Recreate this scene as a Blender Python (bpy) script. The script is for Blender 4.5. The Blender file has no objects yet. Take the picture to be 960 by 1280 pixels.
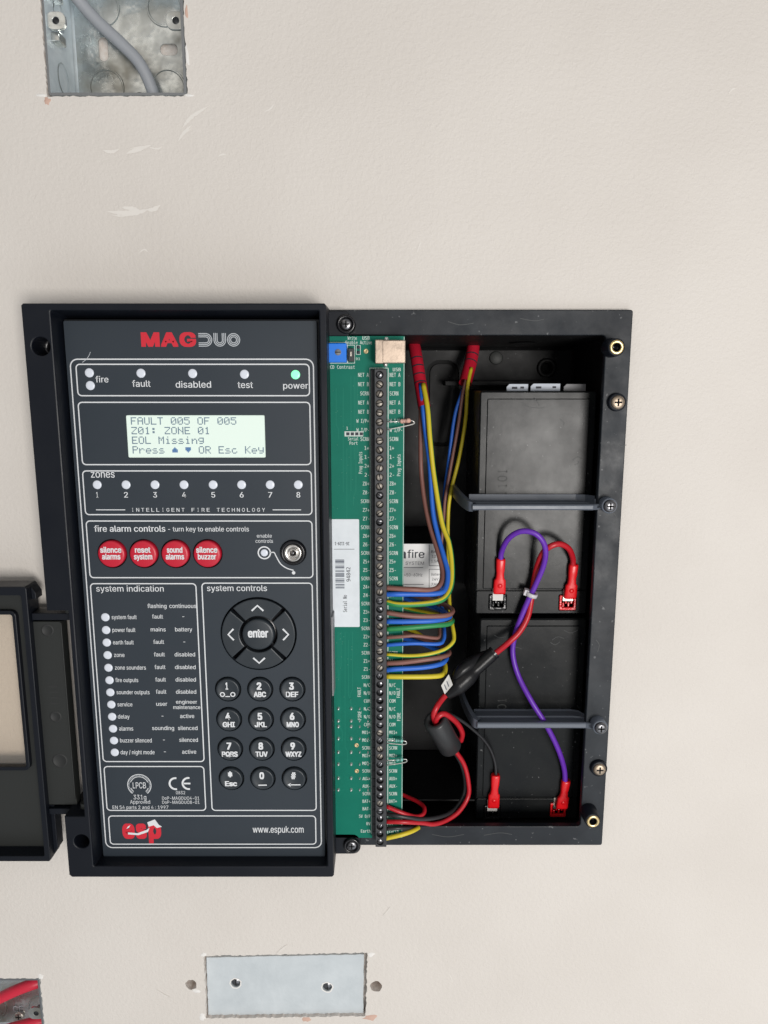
import bpy, bmesh, math, random
from mathutils import Vector
from mathutils.geometry import delaunay_2d_cdt
random.seed(7)
S = bpy.context.scene
COL = S.collection
R = math.radians

# ------------------------------------------------------------ camera
FPX, TH, DC = 926.0, R(10.3), 410.0        # focal length in photo pixels, downward pitch, distance to the wall in mm
cam_d = bpy.data.cameras.new('camera'); cam = bpy.data.objects.new('camera', cam_d); COL.objects.link(cam)
cam.location = (0, -DC / 1000, 0); cam.rotation_euler = (math.pi / 2 - TH, 0, 0)
cam_d.sensor_fit = 'HORIZONTAL'; cam_d.sensor_width = 36; cam_d.lens = 36 * FPX / 960
cam_d.clip_start = 0.01; cam_d.clip_end = 50
S.camera = cam
# ------------------------------------------------------------ light of the room
W = bpy.data.worlds.new('World'); S.world = W; W.use_nodes = True
bg = W.node_tree.nodes['Background']; bg.inputs[0].default_value = (0.95, 0.97, 1.0, 1); bg.inputs[1].default_value = 0.32

def area(name, loc, target, size, watts, col):
    l = bpy.data.lights.new(name, 'AREA'); l.shape = 'RECTANGLE'; l.size, l.size_y = size; l.energy = watts; l.color = col
    o = bpy.data.objects.new(name, l); COL.objects.link(o); o.location = loc
    o.rotation_euler = (Vector(target) - Vector(loc)).to_track_quat('-Z', 'Y').to_euler()
area('window_light', (0.48, -1.45, -0.24), (0, 0, -.12), (.46, .5), 16.8, (1, .965, .925))
area('room_light', (-0.9, -1.6, 1.1), (0, 0, 0), (1.2, .8), 2.2, (1, .88, .74))
area('floor_bounce', (0.5, -1.0, -1.1), (0, 0, -.2), (1.4, 1.0), 3.4, (.90, .96, 1))
S.view_settings.view_transform = 'Standard'; S.view_settings.look = 'None'
S.view_settings.exposure = 0.0; S.view_settings.gamma = 1
S.cycles.max_bounces = 6

# ------------------------------------------------------------ helpers
def P(u, v, h):
    """mm point (x, z) where the photo's line of sight at (u, v) meets the plane h mm in front of the wall"""
    a = (u - 480) / FPX; b = -(v - 640) / FPX
    dy = math.cos(TH) + b * math.sin(TH); dz = -math.sin(TH) + b * math.cos(TH)
    k = (DC - h) / dy
    return (a * k, dz * k)

def P3(u, v, h):
    x, z = P(u, v, h); return Vector((x, -h, z))

class MB:
    def __init__(s): s.v = []; s.f = []; s.m = []; s.s = []
    def face(s, idx, m=0, smooth=False): s.f.append(tuple(idx)); s.m.append(m); s.s.append(smooth)
    def ring(s, pts):
        i = len(s.v); s.v += [tuple(p) for p in pts]; return list(range(i, i + len(pts)))
    def bridge(s, a, b, m=0, smooth=False, closed=True):
        n = len(a)
        for i in range(n if closed else n - 1):
            j = (i + 1) % n; s.face((a[i], a[j], b[j], b[i]), m, smooth)
    def shift(s, d):
        s.v = [(a + d[0], b + d[1], c + d[2]) for a, b, c in s.v]; return s

ABS = {}
def to_mesh(mb, name, mats, org):
    me = bpy.data.meshes.new(name)
    me.from_pydata([((x - org[0]) / 1000, (y - org[1]) / 1000, (z - org[2]) / 1000) for x, y, z in mb.v], [], mb.f)
    for m in (mats if isinstance(mats, (list, tuple)) else [mats]): me.materials.append(m)
    me.polygons.foreach_set('material_index', mb.m); me.polygons.foreach_set('use_smooth', mb.s)
    bm = bmesh.new(); bm.from_mesh(me); bmesh.ops.recalc_face_normals(bm, faces=bm.faces); bm.to_mesh(me); bm.free()
    me.update(); return me

def link(name, data, parent, pos):
    o = bpy.data.objects.new(name, data); COL.objects.link(o); ABS[o.name] = Vector(pos)
    if parent: o.parent = parent; o.location = (Vector(pos) - ABS[parent.name]) / 1000
    else: o.location = Vector(pos) / 1000
    return o

def obj(name, mb, mats, parent=None, at=None, label=None, keep=False):
    """at: the mesh was built round the origin and sits there; otherwise it was built in place (mm)"""
    if at is not None: me = to_mesh(mb, name, mats, (0, 0, 0)); pos = at
    else:
        if parent: pos = ABS[parent.name]
        else:
            n = len(mb.v); pos = tuple(sum(p[k] for p in mb.v) / n for k in range(3))
        me = to_mesh(mb, name, mats, pos)
    o = link(name, me, parent, pos)
    if label: o['label'] = label
    return o

def tag(o, label, cat, group=None):
    o['label'] = label; o['category'] = cat
    if group: o['group'] = group
    return o
def thing(name, label, cat, at, group=None):
    return tag(link(name, None, None, at), label, cat, group)

# --- loops (lists of (x, z), counter-clockwise seen from the front)
def rrect(x0, z0, x1, z1, r=0, n=4):
    if r <= 0: return [(x0, z0), (x1, z0), (x1, z1), (x0, z1)]
    L = []
    for cx, cz, a in ((x1 - r, z0 + r, -90), (x1 - r, z1 - r, 0), (x0 + r, z1 - r, 90), (x0 + r, z0 + r, 180)):
        for i in range(n + 1):
            t = R(a + 90 * i / n); L.append((cx + r * math.cos(t), cz + r * math.sin(t)))
    return L
def circ(cx, cz, r, n=24, rz=None): return [(cx + r * math.cos(2 * math.pi * i / n), cz + (rz or r) * math.sin(2 * math.pi * i / n)) for i in range(n)]
def offs(L, d):
    n = len(L); O = []
    for i in range(n):
        p, q, s = Vector(L[i - 1]), Vector(L[i]), Vector(L[(i + 1) % n])
        a = (q - p); b = (s - q)
        a = a.normalized() if a.length > 1e-9 else b.normalized(); b = b.normalized() if b.length > 1e-9 else a
        na = Vector((-a.y, a.x)); nb = Vector((-b.y, b.x)); m = na + nb
        m = m / max(.35, m.dot(na)) if m.length > 1e-6 else na
        O.append((q.x + m.x * d, q.y + m.y * d))
    return O
def inside(pt, L):
    x, z = pt; c = False; n = len(L)
    for i in range(n):
        x1, z1 = L[i]; x2, z2 = L[i - 1]
        if (z1 > z) != (z2 > z) and x < (x2 - x1) * (z - z1) / (z2 - z1) + x1: c = not c
    return c
def fill(mb, loops, h, m=0):
    """flat sheet bounded by the first loop, with the others cut out; returns the vertex ring of each loop"""
    pts = []; ed = []; st = []
    for L in loops:
        i = len(pts); st.append((i, len(L))); pts += [Vector(p) for p in L]
        ed += [(i + k, i + (k + 1) % len(L)) for k in range(len(L))]
    vs, _, fs, ov, _, _ = delaunay_2d_cdt(pts, ed, [], 0, 1e-6)
    base = len(mb.v); mb.v += [(p.x, -h, p.y) for p in vs]
    for f in fs:
        c = sum((vs[i] for i in f), Vector((0, 0))) / len(f)
        if inside(c, loops[0]) and not any(inside(c, L) for L in loops[1:]): mb.face([base + i for i in f], m)
    mp = {}
    for ni, olds in enumerate(ov):
        for o_ in olds: mp[o_] = base + ni
    return [[mp[i + k] for k in range(n)] for i, n in st]
def solid(mb, outer, h0, h1, bev=.4, holes=(), m=0, back=False, hm=None):
    """plate from h0 (back) to h1 (front) with rounded front edges; a hole is a loop or (front loop, back loop)"""
    hl = [(H if isinstance(H, tuple) else (H, H)) for H in holes]
    loops = [offs(outer, bev)] + [offs(a, -bev) for a, b in hl]
    rings = fill(mb, loops, h1, m)
    prof = [(1 - math.sin(R(45)), 1 - math.sin(R(45))), (0, 1)] if bev > .15 else [(0, 1)]
    for k, r0 in enumerate(rings):
        src = outer if k == 0 else hl[k - 1][0]; sg = 1 if k == 0 else -1; prev = r0; mm = m if k == 0 or hm is None else hm
        for o_, d in prof:
            cur = mb.ring([(x, -(h1 - bev * d), z) for x, z in offs(src, sg * bev * o_)]); mb.bridge(prev, cur, mm, bev > .15 and False); prev = cur
        src2 = outer if k == 0 else hl[k - 1][1]
        cur = mb.ring([(x, -h0, z) for x, z in src2]); mb.bridge(prev, cur, mm)
    if back: fill(mb, [outer] + [b for a, b in hl], h0, m)
    return mb
def box(mb, x0, x1, z0, z1, h0, h1, bev=.3, r=0, m=0):
    return solid(mb, rrect(min(x0, x1), min(z0, z1), max(x0, x1), max(z0, z1), r or bev, 2), h0, h1, bev, m=m, back=True)
def pbox(mb, u0, v0, u1, v1, h0, h1, bev=.3, r=0, m=0):
    a = P(u0, v0, h1); b = P(u1, v1, h1); return box(mb, a[0], b[0], b[1], a[1], h0, h1, bev, r, m)
def lathe(mb, prof, n=24, c=(0, 0), m=0, smooth=True, sx=1.0):
    prev = None
    for r, h in prof:
        if r <= 1e-6:
            i = len(mb.v); mb.v.append((c[0], -h, c[1]))
            if prev:
                for k in range(n): mb.face((prev[k], prev[(k + 1) % n], i), m, smooth)
            prev = None if not prev else prev
            continue
        cur = mb.ring([(c[0] + r * sx * math.cos(2 * math.pi * k / n), -h, c[1] + r * math.sin(2 * math.pi * k / n)) for k in range(n)])
        if prev: mb.bridge(prev, cur, m, smooth)
        prev = cur
    return mb
def smooth_path(pts, k=6):
    pts = [Vector(p) for p in pts]; out = []
    Q = [pts[0] * 2 - pts[1]] + pts + [pts[-1] * 2 - pts[-2]]
    for i in range(1, len(Q) - 2):
        a, b, c, d = Q[i - 1:i + 3]
        for j in range(k):
            t = j / k
            out.append(.5 * ((2 * b) + (c - a) * t + (2 * a - 5 * b + 4 * c - d) * t * t + (3 * b - a - 3 * c + d) * t ** 3))
    out.append(pts[-1]); return out
def tube(mb, pts, r, n=12, m=0, mat=None, cap=True, twist=0.0):
    """r: number or list; mat(angle index, length) -> material index"""
    rings = []; L = 0; lens = []
    for i, p in enumerate(pts):
        t = (pts[min(i + 1, len(pts) - 1)] - pts[max(i - 1, 0)]).normalized()
        if i == 0:
            nrm = t.orthogonal().normalized(); ref = Vector((0, -1, 0)); nn = ref - t * ref.dot(t)
            if nn.length > .05: nrm = nn.normalized()
        else:
            L += (p - pts[i - 1]).length; nrm = (nrm - t * nrm.dot(t)).normalized()
        b = t.cross(nrm); rr = r[i] if isinstance(r, (list, tuple)) else r; lens.append(L)
        rings.append(mb.ring([p + (nrm * math.cos(2 * math.pi * k / n + twist * L) + b * math.sin(2 * math.pi * k / n + twist * L)) * rr for k in range(n)]))
    for i in range(len(rings) - 1):
        for k in range(n):
            j = (k + 1) % n
            mb.face((rings[i][k], rings[i][j], rings[i + 1][j], rings[i + 1][k]), mat(k, lens[i]) if mat else m, True)
    if cap: mb.face(rings[0], m); mb.face(rings[-1][::-1], m)
    return mb
def strip(mb, loop, w, h, m=0, closed=True):
    """flat printed line of width w along a loop of (x, z)"""
    if closed: a = offs(loop, w / 2); b = offs(loop, -w / 2)
    else:
        n = len(loop); a = []; b = []
        for i in range(n):
            t = (Vector(loop[min(i + 1, n - 1)]) - Vector(loop[max(i - 1, 0)])).normalized(); nx, nz = -t.y * w / 2, t.x * w / 2
            a.append((loop[i][0] + nx, loop[i][1] + nz)); b.append((loop[i][0] - nx, loop[i][1] - nz))
    A = mb.ring([(x, -h, z) for x, z in a]); B = mb.ring([(x, -h, z) for x, z in b]); mb.bridge(A, B, m, closed=closed)
def flat(mb, L, h, m=0): fill(mb, [L], h, m)

def face_of(file):
    try: return bpy.data.fonts.load(bpy.utils.system_resource('DATAFILES', path='fonts/') + file)
    except Exception: return None
FONT = {'sans': face_of('Inter.woff2'), 'mono': face_of('DejaVuSansMono.woff2')}
cur_font = 'sans'
_tc = {}
def glyphs(s, hi=0):
    k = (s, hi, cur_font)
    if k not in _tc:
        c = bpy.data.curves.new('t', 'FONT'); c.body = s; c.size = 1; c.resolution_u = 3 if hi else 1; c.fill_mode = 'FRONT'
        if FONT[cur_font]: c.font = FONT[cur_font]
        o = bpy.data.objects.new('t', c); me = bpy.data.meshes.new_from_object(o)
        _tc[k] = ([(v.co.x, v.co.y) for v in me.vertices], [tuple(p.vertices) for p in me.polygons])
        bpy.data.objects.remove(o); bpy.data.curves.remove(c); bpy.data.meshes.remove(me)
    return _tc[k]
CAP = max(y for x, y in glyphs('H', 0)[0])
def text_mm(mb, s, cx, cz, width, cap, h, m=0, bold=0.0, ang=0, base=False):
    """text centred on cx; cz is the middle of the capitals, or the baseline"""
    vs, fs = glyphs(s, 1 if cap > 3.6 else 0)
    if not vs: return
    x0 = min(v[0] for v in vs); x1 = max(v[0] for v in vs); sx = width / max(1e-6, x1 - x0); sy = cap / CAP
    ca, sa = math.cos(R(ang)), math.sin(R(ang))
    steps = [(0, 0)] if bold < .004 else [(-1, 0), (1, 0)] if bold < .02 else [(-1, -.6), (1, -.6), (1, .6), (-1, .6), (0, 0)] if bold < .04 else [(-1, -.6), (1, -.6), (1, .6), (-1, .6), (0, .6), (0, -.6), (-.5, 0), (.5, 0), (0, 0)]
    sx = max(.1, width - 2 * bold * width / max(1e-6, x1 - x0)) / max(1e-6, x1 - x0)
    for n_, (ox, oy) in enumerate(steps):          # heavier weights: the strokes overprinted a hair apart
        i = len(mb.v)
        for x, y in vs:
            a = (x - (x0 + x1) / 2 + ox * bold) * sx; b = (y + oy * bold) * sy - (0 if base else cap / 2)
            mb.v.append((cx + a * ca - b * sa, -h - n_ * .003, cz + a * sa + b * ca))
        for f in fs: mb.face([i + k for k in f], m)

def text(mb, s, u0, u1, vb, cap, h, m=0, bold=0.0):
    a = P(u0, vb, h); b = P(u1, vb, h); c = P(u0, vb - cap, h)
    text_mm(mb, s, (a[0] + b[0]) / 2, a[1], b[0] - a[0], c[1] - a[1], h, m, bold, base=True)
def prect(tl, tr, br, bl, h):
    a, b, c, d = P(*tl, h), P(*tr, h), P(*br, h), P(*bl, h)
    return ((a[0] + d[0]) / 2, (c[1] + d[1]) / 2, (b[0] + c[0]) / 2, (a[1] + b[1]) / 2)

# ------------------------------------------------------------ materials
def mat(name, col, rough=.5, metal=0, bump=None, var=None, spec=.5, emit=None, rvar=None, coat=0, dust=None):
    m = bpy.data.materials.new(name); m.use_nodes = True; t = m.node_tree; N = t.nodes; b = N['Principled BSDF']
    b.inputs['Base Color'].default_value = (*col, 1); b.inputs['Roughness'].default_value = rough; b.inputs['Metallic'].default_value = metal
    b.inputs['Specular IOR Level'].default_value = spec; b.inputs['Coat Weight'].default_value = coat
    co = N.new('ShaderNodeTexCoord')
    def noise(scale, det=4, r=.6):
        n = N.new('ShaderNodeTexNoise'); n.inputs['Scale'].default_value = scale; n.inputs['Detail'].default_value = det; n.inputs['Roughness'].default_value = r
        t.links.new(co.outputs['Object'], n.inputs['Vector']); return n
    if var:
        n = noise(var[0]); r = N.new('ShaderNodeValToRGB'); c2 = var[1]
        r.color_ramp.elements[0].color = (*col, 1); r.color_ramp.elements[1].color = (*c2, 1)
        r.color_ramp.elements[0].position = var[2] if len(var) > 2 else .35; r.color_ramp.elements[1].position = var[3] if len(var) > 3 else .7
        t.links.new(n.outputs['Fac'], r.inputs[0]); t.links.new(r.outputs[0], b.inputs['Base Color'])
    if rvar:
        n = noise(rvar[0], 5); r = N.new('ShaderNodeMapRange'); r.inputs[1].default_value = .3; r.inputs[2].default_value = .7
        r.inputs[3].default_value = rvar[1]; r.inputs[4].default_value = rvar[2]
        t.links.new(n.outputs['Fac'], r.inputs[0]); t.links.new(r.outputs[0], b.inputs['Roughness'])
    if bump:
        n = noise(bump[0], 3); p = N.new('ShaderNodeBump'); p.inputs['Strength'].default_value = bump[1]; p.inputs['Distance'].default_value = bump[2]
        t.links.new(n.outputs['Fac'], p.inputs['Height']); t.links.new(p.outputs[0], b.inputs['Normal'])
    if dust:      # pale specks lying on the surface
        n = noise(dust[0], 2, .5); r = N.new('ShaderNodeValToRGB'); r.color_ramp.elements[0].position = dust[1]; r.color_ramp.elements[1].position = dust[1] + .05
        r.color_ramp.elements[0].color = (0, 0, 0, 1); r.color_ramp.elements[1].color = (dust[2],) * 3 + (1,)
        mx = N.new('ShaderNodeMixRGB'); mx.blend_type = 'ADD'; mx.inputs[0].default_value = 1; t.links.new(n.outputs['Fac'], r.inputs[0])
        if b.inputs['Base Color'].is_linked: t.links.new(b.inputs['Base Color'].links[0].from_socket, mx.inputs[1])
        else: mx.inputs[1].default_value = (*col, 1)
        t.links.new(r.outputs[0], mx.inputs[2]); t.links.new(mx.outputs[0], b.inputs['Base Color'])
    if emit: b.inputs['Emission Color'].default_value = (*emit[0], 1); b.inputs['Emission Strength'].default_value = emit[1]
    return m
M = {}
def wall_mat():
    m = mat('wall_paint', (.70, .645, .585), .62, spec=.35); t = m.node_tree; N = t.nodes; b = N['Principled BSDF']; co = N['Texture Coordinate']
    def noise(sc, d, r=.55):
        n = N.new('ShaderNodeTexNoise'); n.inputs['Scale'].default_value = sc; n.inputs['Detail'].default_value = d; n.inputs['Roughness'].default_value = r
        t.links.new(co.outputs['Object'], n.inputs['Vector']); return n
    n1 = noise(400, 3); n2 = noise(900, 2); n3 = noise(9, 4)
    ad = N.new('ShaderNodeMath'); ad.operation = 'MULTIPLY_ADD'; ad.inputs[1].default_value = .45
    t.links.new(n2.outputs['Fac'], ad.inputs[0]); t.links.new(n1.outputs['Fac'], ad.inputs[2])
    p = N.new('ShaderNodeBump'); p.inputs['Strength'].default_value = .33; p.inputs['Distance'].default_value = .0013
    t.links.new(ad.outputs[0], p.inputs['Height']); t.links.new(p.outputs[0], b.inputs['Normal'])
    r = N.new('ShaderNodeValToRGB'); r.color_ramp.elements[0].color = (.668, .626, .580, 1); r.color_ramp.elements[1].color = (.705, .664, .618, 1)
    r.color_ramp.elements[0].position = .35; r.color_ramp.elements[1].position = .65
    t.links.new(n3.outputs['Fac'], r.inputs[0]); t.links.new(r.outputs[0], b.inputs['Base Color'])
    return m
M['wall'] = wall_mat()
M['plaster'] = mat('bare_plaster', (.66, .58, .52), .9, bump=(500, .6, .0008), var=(300, (.78, .74, .70)))
M['filler'] = mat('white_filler', (.82, .80, .77), .8, bump=(600, .4, .0005))
M['scuff'] = mat('pale_scuff', (.765, .73, .685), .75)
M['pink'] = mat('pink_plaster', (.62, .42, .34), .9, bump=(500, .5, .0006))
M['black'] = mat('black_plastic', (.006, .0078, .0125), .40, bump=(2500, .06, .0002), rvar=(35, .34, .5), spec=.26)
M['base'] = mat('black_plastic_scuffed', (.009, .012, .017), .5, bump=(1800, .1, .0003), var=(28, (.026, .032, .039), .45, .8), rvar=(60, .38, .6), spec=.32, dust=(420, .70, .10))
M['well'] = mat('black_plastic_inside', (.0065, .0065, .007), .55, bump=(1500, .1, .0003), rvar=(40, .45, .65), spec=.3, dust=(450, .71, .08))
M['hinge'] = mat('grey_black_plastic', (.024, .026, .025), .5, spec=.35, bump=(1500, .1, .0003))
M['hingemark'] = mat('grey_black_relief', (.020, .021, .021), .6)
M['membrane'] = mat('slate_membrane', (.027, .036, .047), .44, spec=.4, bump=(3000, .05, .0001), rvar=(20, .40, .5))
M['print'] = mat('white_print', (.72, .74, .76), .6)
M['redprint'] = mat('red_print', (.62, .016, .035), .5)
M['silver'] = mat('silver_print', (.50, .53, .56), .5)
M['lcd'] = mat('lcd_glass', (.60, .68, .62), .18, emit=((.80, .97, .87), .30), rvar=(6, .15, .25))
M['lcdink'] = mat('lcd_ink', (.13, .20, .28), .4)
M['lcdblue'] = mat('lcd_blue', (.05, .16, .40), .4)
M['led'] = mat('white_led', (.72, .76, .84), .3)
M['ledgreen'] = mat('green_led', (.25, .9, .5), .3, emit=((.22, 1.0, .42), .75))
M['redbtn'] = mat('red_button', (.55, .012, .035), .38, bump=(2000, .05, .0002))
M['key'] = mat('black_key', (.024, .031, .038), .38, rvar=(60, .3, .42))
M['groove'] = mat('black_gloss', (.006, .006, .008), .25)
M['chrome'] = mat('nickel', (.55, .53, .50), .25, 1, rvar=(300, .15, .4))
M['steel'] = mat('zinc_screw', (.50, .46, .41), .42, 1, bump=(1200, .2, .0003), rvar=(400, .2, .5))
M['darkscrew'] = mat('black_zinc_screw', (.20, .20, .21), .28, 1, rvar=(500, .2, .45))
M['brass'] = mat('brass', (.78, .60, .30), .28, 1, rvar=(300, .2, .4))
M['yzinc'] = mat('yellow_zinc', (.42, .34, .26), .45, 1, bump=(1500, .2, .0003))
M['pcb'] = mat('green_solder_mask', (.001, .160, .108), .5, bump=(900, .05, .0002), var=(60, (.002, .178, .12)), spec=.18)
M['silk'] = mat('silkscreen', (.66, .74, .70), .6)
M['termblk'] = mat('terminal_plastic', (.028, .029, .033), .5, bump=(1500, .08, .0002))
M['trimmer'] = mat('blue_trimmer', (.004, .19, .80), .4)
M['tin'] = mat('tinned_shell', (.50, .40, .32), .45, 1, bump=(700, .08, .0003), rvar=(150, .25, .42))
M['sticker'] = mat('white_sticker', (.78, .83, .87), .5, var=(200, (.72, .77, .81)))
M['ink'] = mat('black_ink', (.03, .032, .045), .6)
M['greyink'] = mat('worn_ink', (.12, .14, .18), .6)
M['silverlabel'] = mat('silver_label', (.60, .60, .60), .42, .3)
M['solder'] = mat('solder', (.75, .78, .76), .3, .7)
M['pad'] = mat('gold_pad', (.62, .50, .28), .4, .6)
M['brown'] = mat('brown_insulation', (.24, .105, .085), .46, bump=(900, .04, .0002))
M['blue'] = mat('blue_insulation', (.022, .14, .62), .46)
M['yellow'] = mat('yellow_insulation', (.66, .53, .025), .46)
M['green'] = mat('green_insulation', (.025, .26, .075), .46)
M['red'] = mat('red_insulation', (.50, .012, .022), .36, bump=(500, .1, .0003))
M['sleeve'] = mat('red_sleeve', (.55, .012, .035), .45, bump=(300, .15, .0004))
M['blackwire'] = mat('black_insulation', (.022, .022, .024), .38)
M['purple'] = mat('purple_insulation', (.135, .028, .42), .4)
M['crimp'] = mat('red_crimp', (.74, .007, .012), .3, bump=(400, .15, .0004))
M['batt'] = mat('battery_case', (.006, .007, .008), .33, bump=(90, .06, .001), var=(40, (.011, .012, .012), .4, .75), rvar=(25, .20, .36), spec=.19, dust=(500, .70, .12))
M['battblk'] = mat('terminal_black', (.010, .010, .011), .22, bump=(300, .5, .001))
M['battred'] = mat('terminal_red', (.74, .010, .016), .25, bump=(300, .5, .001))
M['strap'] = mat('strap_plastic_lit', (.12, .138, .17), .34, rvar=(50, .3, .5))  # black strap coloured paler, standing in for ceiling light on its top face
M['galv'] = mat('galvanised', (.74, .79, .80), .34, .9, bump=(70, .3, .002), var=(34, (.34, .33, .29), .36, .66), rvar=(70, .14, .42))
M['galvlit'] = mat('galvanised_lit_side', (.84, .90, .93), .5, .5, bump=(80, .15, .002), var=(60, (.66, .73, .77), .35, .7))  # same metal made paler and bluer: window reflection put into the colour
M['galvdark'] = mat('galvanised_edge', (.30, .31, .32), .5, 1)
M['greycable'] = mat('grey_sheath', (.33, .345, .37), .5, bump=(300, .06, .0004))
M['redcable'] = mat('red_sheath', (.62, .02, .05), .42)
M['plate'] = mat('grey_primer', (.52, .565, .59), .7, bump=(200, .3, .0008), var=(55, (.60, .645, .67)))
M['dark'] = mat('dark_void', (.01, .01, .01), .9)
M['ferrite'] = mat('ferrite', (.030, .031, .033), .38, bump=(600, .1, .0003))
M['shrink'] = mat('heatshrink', (.008, .008, .009), .34, bump=(120, .2, .0015), spec=.3)
M['tie'] = mat('clear_tie', (.62, .60, .63), .35)
M['paper'] = mat('paper', (.72, .71, .68), .7)
M['whiteplastic'] = mat('pale_plastic', (.55, .60, .68), .5)
M['gpaper'] = mat('grey_plastic', (.24, .24, .25), .55)
M['resist'] = mat('resistor_body', (.60, .30, .22), .5, var=(400, (.72, .5, .42)))
M['lead'] = mat('tinned_lead', (.72, .70, .66), .3, .8)
M['gresist'] = mat('green_resistor_body', (.22, .55, .48), .45)
g = bpy.data.materials.new('clear_pane'); g.use_nodes = True; t = g.node_tree; b = t.nodes['Principled BSDF']
b.inputs['Base Color'].default_value = (.8, .8, .8, 1); b.inputs['Roughness'].default_value = .15
tr_ = t.nodes.new('ShaderNodeBsdfTransparent'); tr_.inputs[0].default_value = (.95, .92, .88, 1); mx_ = t.nodes.new('ShaderNodeMixShader'); mx_.inputs[0].default_value = .07
t.links.new(tr_.outputs[0], mx_.inputs[1]); t.links.new(b.outputs[0], mx_.inputs[2]); t.links.new(mx_.outputs[0], t.nodes['Material Output'].inputs['Surface'])
M['pane'] = g

# ------------------------------------------------------------ the wall, with its cut-outs
def rough(corners, step=1.6, amp=.35):
    out = []
    for i in range(len(corners)):
        a = Vector(corners[i]); b = Vector(corners[(i + 1) % len(corners)]); n = max(1, int((b - a).length / step))
        for k in range(n):
            p = a.lerp(b, k / n); out.append((p.x + random.uniform(-amp, amp), p.y + random.uniform(-amp, amp)))
    return out
tb = (-171.8, 141.2, -100.2, 213.5)                 # top-left back box opening
bb = (P(48, 1224, 0)[0] - 71, P(48, 1222, 0)[1] - 71, P(50, 1224, 0)[0], P(40, 1223, 0)[1])
pl = [P(258, 1273, 0), P(457, 1270, 0), P(459.5, 1191, 0), P(255, 1195, 0)]
holes = [rough([(tb[0], tb[1]), (tb[2], tb[1]), (tb[2], tb[3]), (tb[0], tb[3])]),
         rough([(bb[0], bb[1]), (bb[2], bb[1]), (bb[2], bb[3]), (bb[0], bb[3])]),
         rough(pl, 1.6, .45),
         rrect(-172, -277.6, 128, 32, 1)]
bores = [(239, 1231, 3.6), (470, 1233, 3.8)]
for u, v, r in bores:
    c = P(u, v, 0); holes.append([(x + random.uniform(-.35, .35), z + random.uniform(-.35, .35)) for x, z in circ(c[0], c[1], r, 20)])
mb = MB()
rings = fill(mb, [rrect(-900, -1000, 900, 900)] + holes, 0, 0)
for k, L in enumerate(holes):
    dep = 37.2 if k < 2 else (6 if k == 2 else (90 if k == 3 else 14))
    c = mb.ring([(x, dep, z) for x, z in L]); mb.bridge(rings[k + 1], c, 1)
    if k != 3: mb.face(c, 1)
wall = obj('wall', mb, [M['wall'], M['plaster'], M['dark']], at=(0, 0, 0)); wall['kind'] = 'structure'; wall['label'] = 'painted off-white plaster wall with roller stipple and square cut-outs'
def blob(name, cx, cz, rx, rz, m, h=.35, ang=0, n=14, jag=.3, label=None):
    mb = MB(); ca, sa = math.cos(R(ang)), math.sin(R(ang)); rr = [1 + random.uniform(-jag, jag) for _ in range(n)]
    def ring(f, hh): return mb.ring([(cx + (rx * f * rr[k] * math.cos(6.2832 * k / n)) * ca - (rz * f * rr[k] * math.sin(6.2832 * k / n)) * sa, -hh,
                               cz + (rx * f * rr[k] * math.cos(6.2832 * k / n)) * sa + (rz * f * rr[k] * math.sin(6.2832 * k / n)) * ca) for k in range(n)])
    a = ring(1, .02); b = ring(.75, h); mb.bridge(a, b, 0, True); mb.face(b, 0, True)
    o = obj(name, mb, M[m], wall)
    if label: o['label'] = label
for u, v, rx, rz, m, nm, ang in ((383, 1274, 2.6, 1.6, 'pink', 'plaster_patch', 0), (463, 1272, 4.4, 2.2, 'pink', 'plaster_patch', 8), (253, 1271, 2.2, 2.4, 'filler', 'plaster_chip', 0),
                             (464, 1193, 1.8, 2.0, 'filler', 'plaster_chip', 0), (254, 1193, 1.9, 1.5, 'filler', 'plaster_chip', 20), (246, 1239, 3.0, 1.3, 'filler', 'plaster_chip', -15),
                             (59, 126, 1.6, 1.8, 'pink', 'plaster_patch', 0), (52, 119, 2.6, .8, 'filler', 'plaster_chip', 0), (236, 119, 2.4, .7, 'filler', 'plaster_chip', 0),
                             (234, 70, .9, 4.5, 'filler', 'plaster_chip', 4), (233, 15, .8, 3.0, 'pink', 'plaster_patch', 0), (51, 1221, 1.8, 2.0, 'filler', 'plaster_chip', 0)):
    c = P(u, v, 0); blob(nm, c[0], c[1], rx, rz, m, .3, ang)
sc_h = [.05]
def scuff(pts, w, m='scuff'):
    sc_h[0] += .012
    mb = MB(); Q = [Vector((*P(u, v, 0), 0)) for u, v in pts]; Q = smooth_path(Q, 8); n = len(Q); a = []; b = []
    for i, q in enumerate(Q):
        tt = (Q[min(i + 1, n - 1)] - Q[max(i - 1, 0)]).normalized(); f = w * math.sin(math.pi * (i + .3) / (n - .4)) * random.uniform(.7, 1.15) / 2
        a.append((q.x - tt.y * f, -sc_h[0], q.y + tt.x * f)); b.append((q.x + tt.y * f, -sc_h[0], q.y - tt.x * f))
    A = mb.ring(a); B = mb.ring(b); mb.bridge(A, B, closed=False); obj('paint_scuff', mb, M[m], wall)
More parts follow.
